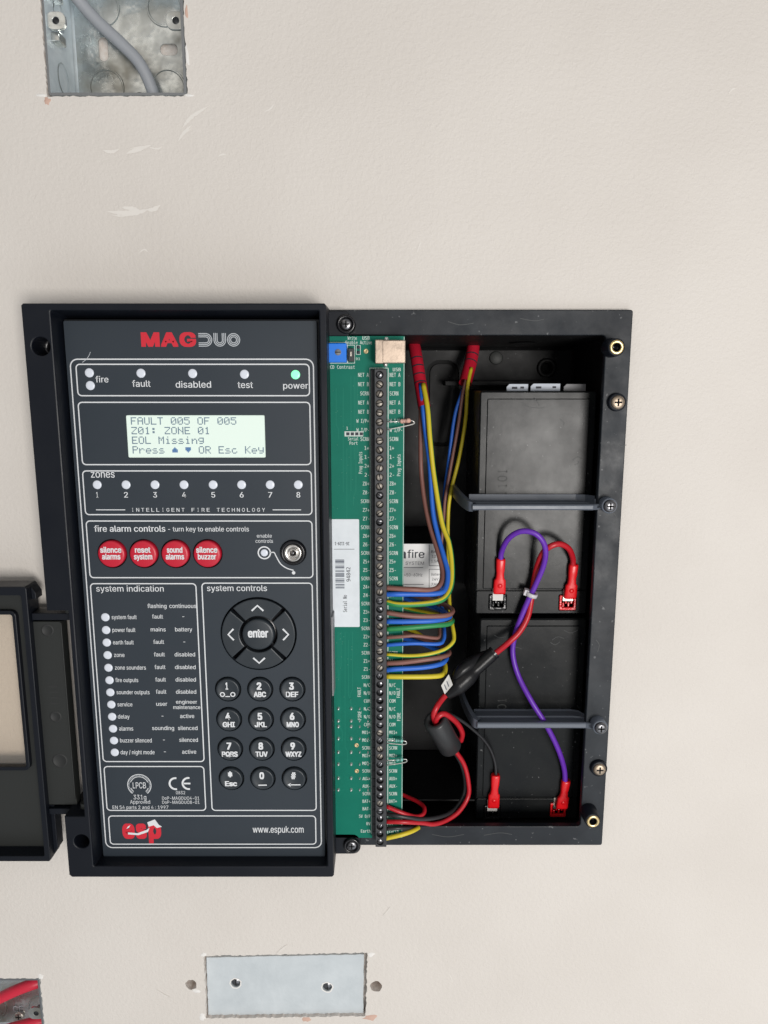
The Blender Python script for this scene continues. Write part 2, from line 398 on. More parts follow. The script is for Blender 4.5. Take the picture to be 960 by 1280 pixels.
for p, w in (([(330, 140), (338, 136), (344, 128)], .8), ([(520, 318), (524, 308), (527, 300)], .6), ([(272, 196), (278, 193), (284, 194)], 1.0), ([(560, 1215), (564, 1222), (566, 1230)], .5), ([(172, 318), (180, 312), (186, 316)], .9), ([(910, 118), (915, 112), (921, 110)], .7), ([(133, 264), (150, 266), (170, 266), (188, 261)], 2.8), ([(152, 259), (165, 261), (176, 264)], 2.6), ([(158, 192), (172, 187), (190, 181)], 2.4), ([(185, 184), (197, 186), (203, 183)], 1.0),
             ([(228, 160), (240, 146), (262, 132)], 1.9), ([(222, 178), (230, 166), (240, 156)], 1.5), ([(140, 269), (152, 270), (166, 269)], 1.0), ([(226, 172), (234, 164), (239, 162)], .9), ([(162, 186), (176, 184), (184, 186)], .9), ([(128, 188), (140, 190), (150, 186)], 2.0), ([(182, 262), (192, 262), (201, 256)], 2.4), ([(345, 1192), (352, 1186), (360, 1180)], .8), ([(195, 1236), (205, 1243), (214, 1247)], .7), ([(478, 1145), (484, 1139), (488, 1133)], .7)):
    scuff(p, w)

# ------------------------------------------------------------ galvanised back boxes let into the wall
def back_box(x0, z0, x1, z1, label, lugs):
    cx, cz = (x0 + x1) / 2, (z0 + z1) / 2
    t = thing('back_box', label, 'back box', (cx, 36, cz), 'galvanised back boxes sunk in the wall')
    slots = [rrect(cx - 20.2, cz - 6.4, cx - 15.0, cz + 5.6, 2.5, 4), rrect(cx + 13.5, cz - 3.6, cx + 23, cz + 2.2, 2.5, 4)]
    mb = MB(); solid(mb, rrect(x0 + .2, z0 + .2, x1 - .2, z1 - .2, 2), -36, -35, .1, [s for s in slots], back=False); obj('back_plate', mb, M['galv'], t)
    mb = MB()
    for a, b in ((-35, -.6),):
        o_ = rrect(x0, z0, x1, z1, 1.2, 3); i_ = offs(o_, 1.1)
        A = mb.ring([(x, 35, z) for x, z in o_]); B = mb.ring([(x, .6, z) for x, z in o_]); C = mb.ring([(x, .6, z) for x, z in i_]); D = mb.ring([(x, 33.5, z) for x, z in i_]); E_ = mb.ring([(x, 34.9, z) for x, z in offs(i_, 1.6)])
        mb.bridge(A, B); mb.bridge(B, C, 1); mb.bridge(C, D); mb.bridge(D, E_, 0, True)
    obj('side_walls', mb, [M['galvlit'], M['galvdark']], t)
    for dx, dz in ((-17, 20), (17, 20), (-17, -20), (17, -20)):
        mb = MB(); lathe(mb, [(9.8, -34.98), (9.5, -34.2), (8.9, -34.2), (8.5, -34.8), (0, -34.7)], 32, (cx + dx, cz + dz), smooth=False); obj('knockout', mb, M['galv'], t)
    mb = MB()
    for k, zz in enumerate((-22, 8)):
        E = [(x0 + 1.15, 18 + 7 * math.cos(6.2832 * i / 28), cz + zz + 8 * math.sin(6.2832 * i / 28)) for i in range(28)]
        F = [(x0 + 1.5, 18 + 6.4 * math.cos(6.2832 * i / 28), cz + zz + 7.4 * math.sin(6.2832 * i / 28)) for i in range(28)]
        A = mb.ring(E); B = mb.ring(F); mb.bridge(A, B, 0, True)
    obj('side_knockout', mb, M['galv'], t)
    for lx, lz, side in lugs:
        mb = MB(); hole = circ(lx, lz, 1.7, 14)
        L = rrect(lx - 5, lz - 4.2, lx + 5, lz + 4.2, 3.4, 4) ; solid(mb, L, -4, -2.4, .2, [hole], back=True); o = obj('fixing_lug', mb, M['galv'], t)
        mb = MB(); lathe(mb, [(1.7, -3), (1.6, -8), (0, -8)], 14, (lx, lz)); obj('thread', mb, M['galvdark'], o)
    mb = MB()
    for zz in (cz + 14, cz - 6):
        box(mb, x0 + 1.1, x0 + 5.5, zz - 2.2, zz + 2.2, -14, -6, .4)
    obj('earth_tag', mb, M['galv'], t)
    mb = MB(); pan_screw(mb, 3.6); obj('fixing_screw', mb, [M['steel'], M['dark']], t, at=(cx + 1, 34.8, cz - 26.0))
    return t
def pan_screw(mb, r, cross=True, hh=1.8, m=0, md=1):
    """domed screw head standing on the origin, facing the camera, with a cross recess"""
    lathe(mb, [(r, 0), (r, hh * .35), (r * .9, hh * .7), (r * .66, hh * .93), (r * .34, hh), (0, hh)], 24, m=m)
    w = r * .13; l = r * .55
    if cross:
        for a, b in ((l, w), (w, l)): box(mb, -a, a, -b, b, hh - .1, hh + .06, .02, m=md)
    else: box(mb, -r * .95, r * .95, -r * .16, r * .16, hh - .2, hh + .06, .02, m=md)
bx = back_box(tb[0] + .4, tb[1] + .8, tb[2] - .9, tb[3] - .4, 'galvanised metal back box at the top of the wall with a grey cable through it', [(tb[0] + 6, (tb[1] + tb[3]) / 2, -1), (tb[2] - 5, (tb[1] + tb[3]) / 2, 1)])
b2 = back_box(bb[0] + .6, bb[1] + .6, bb[2] - .9, bb[3] - .9, 'galvanised metal back box low in the left corner with a bright red cable inside', [(bb[2] - 6, P(47, 1271, 0)[1], 1)])
mb = MB(); text_mm(mb, 'CE', P(22, 1262, -34)[0], P(22, 1262, -34)[1], 6.5, 5, -34.3, 0, 0); obj('stamped_mark', mb, M['silver'], b2)
mb = MB(); tube(mb, smooth_path([P3(70, -45, -12), P3(92, -8, -18), P3(120, 25, -22), P3(151, 54, -24), P3(175, 80, -26), P3(190, 112, -29), P3(195, 135, -31)]), 3.2, 16)
tag(obj('grey_cable', mb, M['greycable']), 'grey sheathed cable curving across the upper metal back box', 'cable')
mb = MB(); tube(mb, smooth_path([P3(-45, 1268, -14), P3(-10, 1252, -14), P3(20, 1238, -14), P3(44, 1229, -16), P3(66, 1222, -22)]), 3.6, 16)
tag(obj('red_cable', mb, M['redcable']), 'bright red cable crossing the top of the lower left metal box', 'cable')
mb = MB(); tube(mb, smooth_path([P3(-40, 1310, -20), P3(0, 1290, -20), P3(38, 1279, -20), P3(56, 1275, -22)]), 3.4, 16)
tag(obj('red_cable', mb, M['redcable']), 'second red cable only just showing at the bottom edge of the lower left metal box', 'cable')

# ------------------------------------------------------------ grey plate let into the wall below
ctr = P(357, 1232, -2)
t = thing('blanking_plate', 'pale grey painted metal plate with two screw holes set into the wall', 'wall plate', (ctr[0], 3, ctr[1]))
q = [P(260, 1269.5, -2.5), P(454, 1266.5, -2.5), P(455, 1193, -2.5), P(258, 1197, -2.5)]
hs = [circ(*P(294.5, 1229, -2.5), 3.0, 18), circ(*P(409, 1234, -2.5), 3.0, 18)]
mb = MB(); solid(mb, rough(q, 3, .2), -5.5, -2.5, .3, hs); obj('plate', mb, M['plate'], t)
for u, v in ((294.5, 1229), (409, 1234)):
    c = P(u, v, -2.5); mb = MB(); lathe(mb, [(2.6, -3.4), (2.2, -3.0), (0, -2.95)], 16, c); box(mb, c[0] - .35, c[0] + .35, c[1] - 2.3, c[1] + 2.3, -3, -2.86, .03, m=1); obj('countersunk_screw', mb, [M['darkscrew'], M['dark']], t)
    mb = MB(); strip(mb, [(x + random.uniform(-.3, .3), z + random.uniform(-.3, .3)) for x, z in circ(c[0], c[1], 3.5, 18)], .7, -2.44); obj('worn_rim', mb, M['filler'], t)

# ------------------------------------------------------------ panel back box
HF = 4.0
bx0, bz0, bx1, bz1 = -178.5, -279.3, 132.3, 35.3
wi = (-166, P(600, 1033, HF)[1], P(757.5, 420, HF)[0], P(650, 419, HF)[1])     # opening of the well
base = thing('panel_back_box', 'black plastic back box of the fire alarm panel holding the batteries and wiring', 'enclosure', (0, 0, -120))
o_ = rrect(wi[0], wi[1], wi[2], wi[3], 2, 3); w_ = rrect(wi[0] - 2, wi[1] - 10, wi[2] + 6, wi[3] + .2, 2, 3); i_ = rrect(wi[0] + 1, wi[1] - 9, wi[2] + 5, wi[3] - 3, 2, 3)
mb = MB(); solid(mb, rrect(bx0, bz0, bx1, bz1, 1.2, 3), .3, HF, .5, [(o_, o_)], back=True); obj('flange', mb, M['base'], base)
slot = rrect(P(533, 453, -82)[0], P(530, 558, -82)[1], P(574, 453, -82)[0], P(550, 450, -82)[1], 8.4, 8)
sl2 = offs(slot, 2.6)
hole2 = circ(*P(683, 460, -82), 3.6, 18)
mb = MB()
A = mb.ring([(x, .4, z) for x, z in w_]); B = mb.ring([(x, 80, z) for x, z in i_]); C = mb.ring([(x, 82, z) for x, z in offs(i_, 2)]); mb.bridge(A, B); mb.bridge(B, C, 0, True)
rr = fill(mb, [offs(i_, 2), slot, hole2], -82)
gr = mb.ring([(x, 83.6, z) for x, z in slot]); mb.bridge(rr[1], gr, 1); g2 = mb.ring([(x, 83.6, z) for x, z in sl2]); mb.bridge(gr, g2, 1)
g3 = mb.ring([(x, 82, z) for x, z in sl2]); mb.bridge(g2, g3, 1); mb.face(g3)
hh = mb.ring([(x, 90, z) for x, z in hole2]); mb.bridge(rr[2], hh, 1); mb.face(hh, 1)
obj('well', mb, [M['well'], M['dark']], base)
for u, v, r in ((620, 447.5, 4.3),):
    mb = MB(); lathe(mb, [(r, -82), (r, -81.2), (r - .5, -80.9), (0, -81.0)], 28, P(u, v, -82)); obj('knockout_disc', mb, M['hinge'], base)
mb = MB(); lathe(mb, [(6.2, -82), (6.2, -80), (5.6, -79.6), (4.0, -79.6), (3.7, -80.2), (3.7, -84)], 26, P(683, 460, -82)); obj('cable_boss', mb, M['well'], base)
mb = MB(); a = P(560, 476, -80); box(mb, a[0] - 3, wi[2] - 5, a[1] - 3.0, a[1], -82, -66, .4); obj('battery_shelf', mb, M['well'], base)
mb = MB(); a = P(575, 1028, -40); box(mb, a[0] - 60, wi[2] - 4, wi[1] + 3, wi[1] + 4.2, -80, -18, .4); obj('battery_ledge', mb, M['well'], base)
mb = MB()
for u in (650, 668): 
    a = P(u, 430, -60); lathe(mb, [(9, 0), (8.4, .6), (0, .5)], 28)
mb = MB(); c = P(655, 427, -40); A = mb.ring([(c[0] + 8 * math.cos(6.2832 * k / 26), 45 + 8 * math.sin(6.2832 * k / 26), wi[3] - 1.9) for k in range(26)]); B = mb.ring([(c[0] + 7.3 * math.cos(6.2832 * k / 26), 45 + 7.3 * math.sin(6.2832 * k / 26), wi[3] - 2.4) for k in range(26)]); mb.bridge(A, B); mb.face(B); obj('top_knockout', mb, M['well'], base)
# bosses and screws along the right flange
for u, v, kind in ((771, 434, 'insert'), (741.5, 1027, 'insert'), (773, 503, 'screw'), (750, 963, 'screw')):
    if kind == 'insert':
        c = P(u, v, 15); o = MB(); lathe(o, [(5.1, HF - .2), (4.6, 14.2), (4.2, 14.6), (3.6, 14.6)], 28, c); o = obj('boss', o, M['black'], base)
        i = MB(); lathe(i, [(3.7, 13), (3.7, 15), (3.3, 15.3), (2.3, 15.3), (2.15, 15.0)], 28, c); lathe(i, [(2.15, 15.0), (2.0, 14.6), (2.0, 9), (0, 9)], 28, c, m=1); obj('threaded_insert', i, [M['brass'], M['groove']], o)
    else:
        c = P(u, v, 8); o = MB(); lathe(o, [(5.0, HF - .2), (4.8, 6.4), (4.4, 6.8), (3.5, 6.8)], 28, c); o = obj('boss', o, M['black'], base)
        i = MB(); pan_screw(i, 3.7, True, 1.6); obj('panel_screw', i, [M['yzinc'], M['dark']], o, at=(c[0], -6.6, c[1]))
# rating label on the back of the well
mb = MB(); a = P(487, 679, -30); b = P(551, 736, -30); 
box(mb, a[0] - 8, b[0], b[1], a[1], -82, -30, .4, m=0); obj('power_supply_cover', mb, M['well'], base)
mb = MB(); flat(mb, rrect(a[0] - 4, b[1] + .4, b[0] - .3, a[1] - .4, .4, 2), -29.9)
lab = obj('rating_label', mb, M['silverlabel'], base, label='silver rating label printed in black behind the wires')
mb = MB(); hh = -29.82
text(mb, 'a', 497.5, 508, 697.5, 10, hh, bold=.05); text(mb, 'fire', 509, 530.5, 697.5, 10, hh, bold=.012); text(mb, '.', 530, 531.2, 692, 5, hh)
text(mb, 'ION SYSTEM', 494, 530, 706, 4, hh); text(mb, '~50-60Hz', 505, 528, 720.5, 4, hh)
for (u0, v0), (u1, v1), w in (((495, 709.5), (529, 709.5), .35), ((495, 730.5), (529.5, 730.5), .35), ((536.5, 681), (536.5, 707), .3), ((536.5, 707), (550, 707.3), .3), ((536.5, 711.5), (536.5, 735), .3), ((536.5, 711.5), (550, 711.8), .3)):
    strip(mb, [P(u0, v0, hh), P(u1, v1, hh)], w, hh, closed=False)
for s, u0, u1, v in (('Rated', 539, 551, 691), ('12V', 540, 548, 697), ('1.5A', 539, 548, 703), ('Battery', 539, 551, 719.5), ('24V', 540, 548, 725.5), ('7Ah', 539, 548, 732)): text(mb, s, u0, u1, v, 3.2, hh)
obj('label_print', mb, M['ink'], lab)

# ------------------------------------------------------------ batteries
def battery(tl, br, label, seam_v, termL, termR):
    hb = -15.0; a = P(*tl, hb); x0, x1 = (P(597, tl[1], hb)[0] + P(597, br[1], hb)[0]) / 2, P(*br, hb)[0]; z1, z0 = a[1], P(*br, hb)[1]
    t = thing('battery', label, 'battery', ((x0 + x1) / 2, 45, z0), 'sealed batteries stacked in the back box')
    mb = MB(); solid(mb, rrect(x0, z0, x1, z1, 1.6, 4), -76, hb - 1.2, .8, back=True); obj('case', mb, M['batt'], t)
    zs = P(660, seam_v, hb)[1]
    mb = MB(); solid(mb, rrect(x0 + .5, z0 + .5, x1 - .5, zs - .35, 1, 3), hb - 1.4, hb - .2, .35, [rrect(P(termL[0], 0, hb)[0] * 0 + c - 5.2, zc - 4.4, c + 5.2, zc + 5.2, .6, 2) for c, zc in
        ((P(*termL, hb)[0], P(*termL, hb)[1]), (P(*termR, hb)[0], P(*termR, hb)[1]))]); obj('terminal_strip', mb, M['batt'], t)
    mb = MB(); solid(mb, rrect(x0 + .5, zs + .35, x1 - .5, z1 - .5, 1, 3), hb - 1.4, hb - .6, .35); f = obj('rim', mb, M['batt'], t)
    mb = MB(); solid(mb, rrect(x0 + 4.2, zs + .9, x1 - 4.0, z1 - 4.2, .8, 3), hb - 1, hb + .1, .45); obj('lid', mb, M['batt'], t)
    mb = MB(); c = P(617, tl[1] + 111, hb)
    for k, ch in enumerate('1011'): text_mm(mb, ch, c[0] + 5, c[1] + 5 - k * 4.2, 3.4 if ch == '0' else 1.4, 5.4, hb + .14, 0, 0, 90)
    obj('date_stamp', mb, M['hinge'], t)
    for (u, v), mm, nm in ((termL, 'battblk', 'black terminal seat'), (termR, 'battred', 'red terminal seat')):
        c = P(u, v, hb); mb = MB(); solid(mb, rrect(c[0] - 4.9, c[1] - 4.2, c[0] + 4.9, c[1] + 4.9, .5, 2), hb - 2.6, hb + .5, .3, [rrect(c[0] - 3.6, c[1] - 2.6, c[0] + 3.6, c[1] + 3.9, .6, 2)])
        box(mb, c[0] - 3.8, c[0] + 3.8, c[1] - 3, c[1] + 4.2, hb - 2.6, hb - 1.2, .3)
        for q in range(4): box(mb, c[0] - 3.0 + q * 1.6, c[0] - 2.0 + q * 1.6, c[1] - 2.4 + (q % 2) * 2, c[1] + .3 + (q % 2) * 2, hb - 1.3, hb - .1 - .3 * (q % 3), .2)
        s = obj('terminal_seat', mb, M[mm], t, label=nm)
        mb = MB(); box(mb, c[0] - 3.1, c[0] + 3.1, c[1] + 1.5, c[1] + 9, hb - .2, hb + .6, .1); obj('blade', mb, M['paper'] if mm == 'battblk' else M['steel'], s)
    return t
bat_up = battery((597, 489), (733, 768), 'upper black sealed battery with red connectors near its lower edge', 738, (622, 753.5), (709.5, 754))
bat_lo = battery((597, 774), (721.5, 1024), 'lower black sealed battery resting at the bottom of the back box', 998, (615, 1016), (697.5, 1013))
for u0, u1, v0, v1, m, lb in ((633.5, 660, 480, 490, 'whiteplastic', 'left'), (663.5, 700, 479.5, 491, 'whiteplastic', 'wide middle'), (705, 732, 480, 490, 'gpaper', 'dull grey right')):
    a = P(u0, v0, -26); b = P(u1, v1, -26); mb = MB(); solid(mb, [(a[0], b[1] - 1), (b[0], b[1] - 1), (b[0], a[1]), (a[0] + 1.6, a[1]), (a[0], a[1] - 1.6)], -27, -26, .1, back=True)
    t = thing('label_tag', {'left': 'small pale tag at the left, peeping over the top of the upper battery', 'wide middle': 'widest pale tag, in the middle over the top of the upper battery', 'dull grey right': 'dull grey tag peeping over the top right of the upper battery'}[lb], 'tag', (a[0], 30, a[1]), 'tags peeping over the upper battery')
    obj('tag', mb, M[m], t)
    if m != 'gpaper':
        mb = MB(); box(mb, a[0] + 3, a[0] + 6.2, a[1] - 2.8, a[1] - 1.6, -26.1, -25.9, .05); box(mb, b[0] - 4.5, b[0] - 2.4, a[1] - 2.6, a[1] - 1.5, -26.1, -25.9, .05); obj('ink_mark', mb, M['ink'], t)

def scratch(parent, pts, h, w, m):
    mb = MB(); Q = smooth_path([Vector((*P(u, v, h), 0)) for u, v in pts], 4); strip(mb, [(p.x, p.y) for p in Q], w, h + .06, closed=False); obj('scratch', mb, m, parent)
M['scratch'] = mat('rubbed_plastic', (.06, .063, .064), .6)
for pts in (((652, 503), (660, 508), (672, 510), (681, 509)), ((668, 497), (672, 503), (674, 507)), ((655, 499), (664, 501), (676, 500)), ((700, 524), (705, 528), (704, 532)), ((716, 575), (722, 571), (727, 574)), ((718, 581), (723, 579), (722, 576))):
    scratch(bat_up, pts, -14.9, .3, M['scratch'])
for pts in (((690, 800), (697, 796), (705, 798)), ((688, 803), (694, 806), (700, 802)), ((618, 794), (624, 797), (632, 796)), ((705, 788), (713, 791), (722, 788)), ((640, 812), (645, 809), (652, 811))):
    scratch(bat_lo, pts, -14.9, .28, M['scratch'])
for pts in (((772, 555), (776, 558), (783, 556)), ((766, 640), (770, 646), (769, 655)), ((560, 402), (575, 406), (592, 404)), ((650, 398), (668, 401), (680, 399)), ((540, 1043), (560, 1046), (580, 1043)), ((605, 1044), (625, 1041), (640, 1043)), ((745, 800), (749, 806), (747, 815))):
    scratch(base, pts, HF, .32, M['scratch'])
# ------------------------------------------------------------ battery straps
def strap(v0, vm, v1, ul, ur, scr, label):
    """v0 back edge of the top face, vm its front edge, v1 bottom of the front face"""
    hf, hk = 5.0, -14.6; a = P(ul, vm, hf); b = P(ur, v1, hf); z1, z0 = a[1], b[1]; zb = P(ul, v0, hk)[1]
    c = P(*scr, 12); t = thing('battery_strap', label, 'strap', ((a[0] + b[0]) / 2, -hf, z0), 'straps across the batteries')
    mb = MB(); xs = [a[0], b[0]]
    prof = [(hk, z0 + .2), (hf - .8, z0), (hf, z0 + .8), (hf, z1 - .7), (hf - .7, z1), (hf - 2.2, z1), (hf - 2.8, z1 - .8), (hf - 9, z1 - .8), (hf - 9.6, z1 - .1), (hf - 11, z1 - .1), (hf - 11.6, z1 - .8), (hk + 1.6, z1 - .6), (hk + 1, zb), (hk, zb)]
    rings = []
    for x, f in ((a[0], 1), (a[0] + 3, 1), (b[0] - 5, 1), (b[0], .9), (b[0] + 3, .55), (c[0] - 5.5, .30), (c[0] + 2.2, .26)):
        cx_ = min(1, max(0, (x - b[0]) / (c[0] - b[0]))); cz_ = (z0 + z1) / 2 * (1 - cx_) + c[1] * cx_
        top = hf + 5.0 * cx_
        rings.append(mb.ring([(x, -(top + (h_ - hf) * (f if x > b[0] - 6 else 1)), cz_ + (z_ - (z0 + z1) / 2) * (1 if f > .5 else .8)) for h_, z_ in prof]))
    for i in range(len(rings) - 1): mb.bridge(rings[i], rings[i + 1])
    mb.face(rings[0]); mb.face(rings[-1])
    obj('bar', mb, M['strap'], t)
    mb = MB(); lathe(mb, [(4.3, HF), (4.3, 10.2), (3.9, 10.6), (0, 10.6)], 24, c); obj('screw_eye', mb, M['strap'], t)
    mb = MB(); zc = (z0 + z1) / 2; pth = smooth_path([Vector((a[0] + 1, -hf + 3, zc)), Vector((a[0] - 2, -hf + 8, zc + .3)), Vector((a[0] - 5, 24, zc + 1.5)), Vector((a[0] - 6, 66, zc + 2))], 5); prev = None
    for i, p in enumerate(pth):
        w = 2.6 * (1 + .5 * i / len(pth)); r4 = mb.ring([(p.x - .8, p.y - 1.5, p.z - w), (p.x - .8, p.y - 1.5, p.z + w), (p.x + 1.2, p.y + 1.5, p.z + w), (p.x + 1.2, p.y + 1.5, p.z - w)])
        if prev: mb.bridge(prev, r4)
        prev = r4
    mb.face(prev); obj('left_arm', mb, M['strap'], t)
    mb = MB(); pan_screw(mb, 3.5, True, 2.0); obj('strap_screw', mb, [M['darkscrew'], M['dark']], t, at=(c[0], -10.6, c[1]))
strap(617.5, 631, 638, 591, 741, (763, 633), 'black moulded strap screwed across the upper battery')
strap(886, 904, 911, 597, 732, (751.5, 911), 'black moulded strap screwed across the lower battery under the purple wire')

# ------------------------------------------------------------ circuit board
HB = 9.0; pc = P(460, 700, HB)
pcb = thing('circuit_board', 'green circuit board with a long row of black screw terminals', 'circuit board', (pc[0], -7.4, pc[1]))
pr = (P(504.8, 422, HB)[0] + P(504, 1048, HB)[0]) / 2
bz_t, bz_b = P(480, 420, HB)[1], P(480, 1047.5, HB)[1]
px0 = P(409, 430, HB)[0] - 9
mb = MB(); solid(mb, rrect(px0, bz_b, pr, bz_t, .3, 2), 7.4, HB, .15, m=0, back=True); board = obj('board', mb, M['pcb'], pcb)
HT = 20.0
sz0 = P(474.5, 468.6, HT)[1]; sz1 = P(474, 1053, HT)[1]; NT = 56; tz = [sz0 + (sz1 - sz0) * i / (NT - 1) for i in range(NT)]; pit = (sz0 - sz1) / (NT - 1)
tx0, txm, tx1 = P(464, 700, 13)[0], P(468.5, 700, HT)[0], P(483.3, 700, HT)[0]
txs = P(474.5, 700, HT)[0]
hl = [circ(txs, z, 1.95, 14) for z in tz]
mb = MB(); solid(mb, rrect(txm, sz1 - pit * .62, tx1, sz0 + pit * .62, .3, 2), HB, HT, .3, hl); box(mb, tx0, txm + .2, sz1 - pit * .6, sz0 + pit * .6, HB, 13.5, .3)
for z in tz: box(mb, tx0 + .4, txm, z - pit * .04 + pit / 2, z + pit * .04 + pit / 2, 13.4, 13.9, .05)
for z in tz: box(mb, tx1 - .1, tx1 + .12, z - 1.5, z + 1.5, HB + .8, HT - 5, .05, m=1)
blk = obj('terminal_block', mb, [M['termblk'], M['dark']], pcb)
mb = MB(); lathe(mb, [(1.8, 0), (1.8, 1.0), (1.6, 1.25), (0, 1.3)], 14); box(mb, -1.7, 1.7, -.28, .28, 1.2, 1.36, .02, m=1)
sm = to_mesh(mb, 'terminal_screw', [mat('dull_screw', (.36, .33, .29), .55, .9, bump=(1200, .2, .0003)), M['dark']], (0, 0, 0))
sm2 = sm.copy(); sm2.materials[0] = M['darkscrew']
for i, z in enumerate(tz):
    o = link('terminal_screw', sm2 if (i > 24 and random.random() < .7) or random.random() < .15 else sm, blk, (txs, -HT + random.uniform(1.6, 2.6), z)); o.rotation_euler = (random.uniform(-.12, .12), random.uniform(-1.5, 1.5), random.uniform(-.12, .12))
cur_font = 'mono'
names = ['NET A', 'NET B', 'SCRN', 'NET A', 'NET B', 'W I/P+', 'W I/P-', 'SCRN', '1+', '1-', '2+', '2-'] + sum([[f'Z{k}+', f'Z{k}-', 'SCRN'] for k in range(8, 0, -1)], []) + ['N/C', 'N/O', 'COM'] * 2 + ['MO1+', 'MO1-', 'SCRN', 'MO2+', 'MO2-', 'SCRN', 'AUX+', 'AUX-', 'SCRN', 'BAT+', 'BAT-', '5V O/P', '0V', 'Earth']
hs_ = HB + .05; mb = MB()
lxr = P(462.3, 700, hs_)[0]; rxl = P(486.8, 700, hs_)[0]
for s, z in zip(names, tz):
    # labels are printed at the board surface beside each terminal
    w = 1.08 * len(s) + .3; text_mm(mb, s, lxr - w / 2 - .2, z, w, 2.0, hs_, bold=.01); text_mm(mb, s, rxl + w / 2, z, w, 2.1, hs_, bold=.01)
strip(mb, [(tx0 - .5, sz0 + 3.6), (tx1 + .8, sz0 + 3.6)], .3, hs_, closed=False)
strip(mb, [(tx0 - .5, sz0 + 3.6), (tx0 - .5, sz1 - 2)], .3, hs_, closed=False); strip(mb, [(tx1 + .8, sz0 + 3.6), (tx1 + .8, sz1 - 2)], .42, hs_, closed=False)
strip(mb, [(pr - .35, bz_t - .4), (pr - .35, bz_b + .4)], .26, hs_, closed=False)
for s, u, v0, v1 in (('Prog Inputs', 450.5, 565, 592), ('Prog Inputs', 498.5, 568, 595), ('FAULT', 449, 859, 871), ('FAULT', 498, 860, 872), ('FIRE', 449.5, 889, 900), ('FIRE', 498.5, 891, 901)):
    a = P(u, v0, hs_); b = P(u, v1, hs_); text_mm(mb, s, a[0], (a[1] + b[1]) / 2, a[1] - b[1], 1.9, hs_, 0, .01, 90)
for s, u0, u1, vb, cp in (('LCD Contrast', 410, 443.5, 461, 4.4), ('Write', 434.5, 446, 424.8, 4.2), ('USB', 453, 462, 424.8, 4.4), ('Enable', 432, 447, 430.3, 4.2), ('Active', 450, 465, 430.3, 4.4), ('USB', 491, 501, 464, 4.2), ('Serial', 435, 448, 550.5, 4), ('Port', 437, 447, 556, 4), ('1', 433, 435, 537, 3.6), ('D1', 445, 450, 450, 3)):
    text(mb, s, u0, u1, vb, cp, hs_, bold=.01)
for tl_, br_ in (((409.6, 428), (434, 454)), ((434.5, 431.5), (443.3, 454)), ((445.3, 432), (450.5, 443))):
    a = P(*tl_, hs_); b = P(*br_, hs_); strip(mb, rrect(a[0], b[1], b[0], a[1]), .28, hs_)
obj('silkscreen_print', mb, M['silk'], board)
mb = MB(); a = P(410.3, 429, 15); b = P(433.2, 453, 15); box(mb, a[0], b[0], b[1], a[1], HB, 15, .4); c = ((a[0] + b[0]) / 2 + .3, (a[1] + b[1]) / 2 + .3)
tr = obj('contrast_trimmer', mb, M['trimmer'], pcb); mb = MB(); lathe(mb, [(1.7, 14.9), (1.6, 15.3), (0, 15.3)], 18, c); box(mb, c[0] - 1.4, c[0] + 1.4, c[1] - .25, c[1] + .25, 15.2, 15.36, .02, m=1); obj('adjuster', mb, [M['gpaper'], M['dark']], tr)
mb = MB(); pbox(mb, 469.5, 425, 507, 454, HB, 20, .5); us = obj('usb_socket', mb, M['tin'], pcb)
mb = MB(); pbox(mb, 468.8, 424.6, 479, 454.4, HB, 20.4, .4); obj('socket_collar', mb, M['tin'], us)
mb = MB()
for u, v in ((483, 424), (482, 456)): lathe(mb, [(1.3, HB), (1.1, HB + 1), (.5, HB + 1.6), (0, HB + 1.7)], 12, P(u, v, HB))
obj('socket_legs', mb, M['solder'], us)
mb = MB(); pbox(mb, 435.2, 435.5, 442.6, 452, HB, 15, .3); j = obj('jumper', mb, M['termblk'], pcb); mb = MB(); c = P(438.7, 442.5, 15.5); box(mb, c[0] - .5, c[0] + .5, c[1] - 1.2, c[1] + 1.2, 14, 16, .1); obj('pin', mb, M['steel'], j)
mb = MB()
for v in (434, 440.5): c = P(448, v, HB); lathe(mb, [(.9, HB + .1), (.8, HB + .4), (0, HB + .4)], 12, c)
obj('link_pads', mb, M['ink'], pcb)
mb = MB(); a = P(430.5, 539, HB); b = P(454, 545.5, HB); box(mb, a[0], b[0], b[1], a[1], HB, HB + .5, .15)
hd = obj('serial_header', mb, M['silk'], pcb); mb = MB()
for k in range(4): box(mb, a[0] + 1.0 + k * 2.4, a[0] + 2.8 + k * 2.4, b[1] + .6, a[1] - .6, HB + .4, HB + .62, .05)
obj('header_pads', mb, M['ink'], hd)
pdm = MB(); lathe(pdm, [(1.35, 0), (1.3, .25), (.6, .3), (.5, .05), (0, .05)], 18); pdm = to_mesh(pdm, 'test_pad', M['pad'], (0, 0, 0))
for u, v in ((457.5, 439), (445.7, 931.5), (446, 963.7)): c = P(u, v, HB); link('test_pad', pdm, board, (c[0], -HB, c[1]))
jm = MB(); lathe(jm, [(.95, 0), (.8, .5), (.45, 1.3), (0, 1.5)], 10); jm = to_mesh(jm, 'solder_joint', M['solder'], (0, 0, 0))
for v in (885.6, 901, 908, 923, 940, 955, 972.5, 987):
    for u in (423, 439, 449.6, 460): c = P(u, v, HB); o = link('solder_joint', jm, board, (c[0], -HB, c[1])); s = 1 if u < 445 else .7; o.scale = (s, 1, s * 1.2)
mb = MB()
for _ in range(42):
    u, v = random.choice([(random.uniform(416, 445), random.uniform(560, 645)), (random.uniform(418, 448), random.uniform(788, 880)), (random.uniform(414, 450), random.uniform(480, 560))])
    c = P(u, v, hs_); lathe(mb, [(.32, HB), (.25, HB + .1), (0, HB + .1)], 6, c)
o = obj('via_dots', mb, mat('via_mask', (.03, .22, .15), .4), board); o['kind'] = 'stuff'
mb = MB(); random.seed(11)
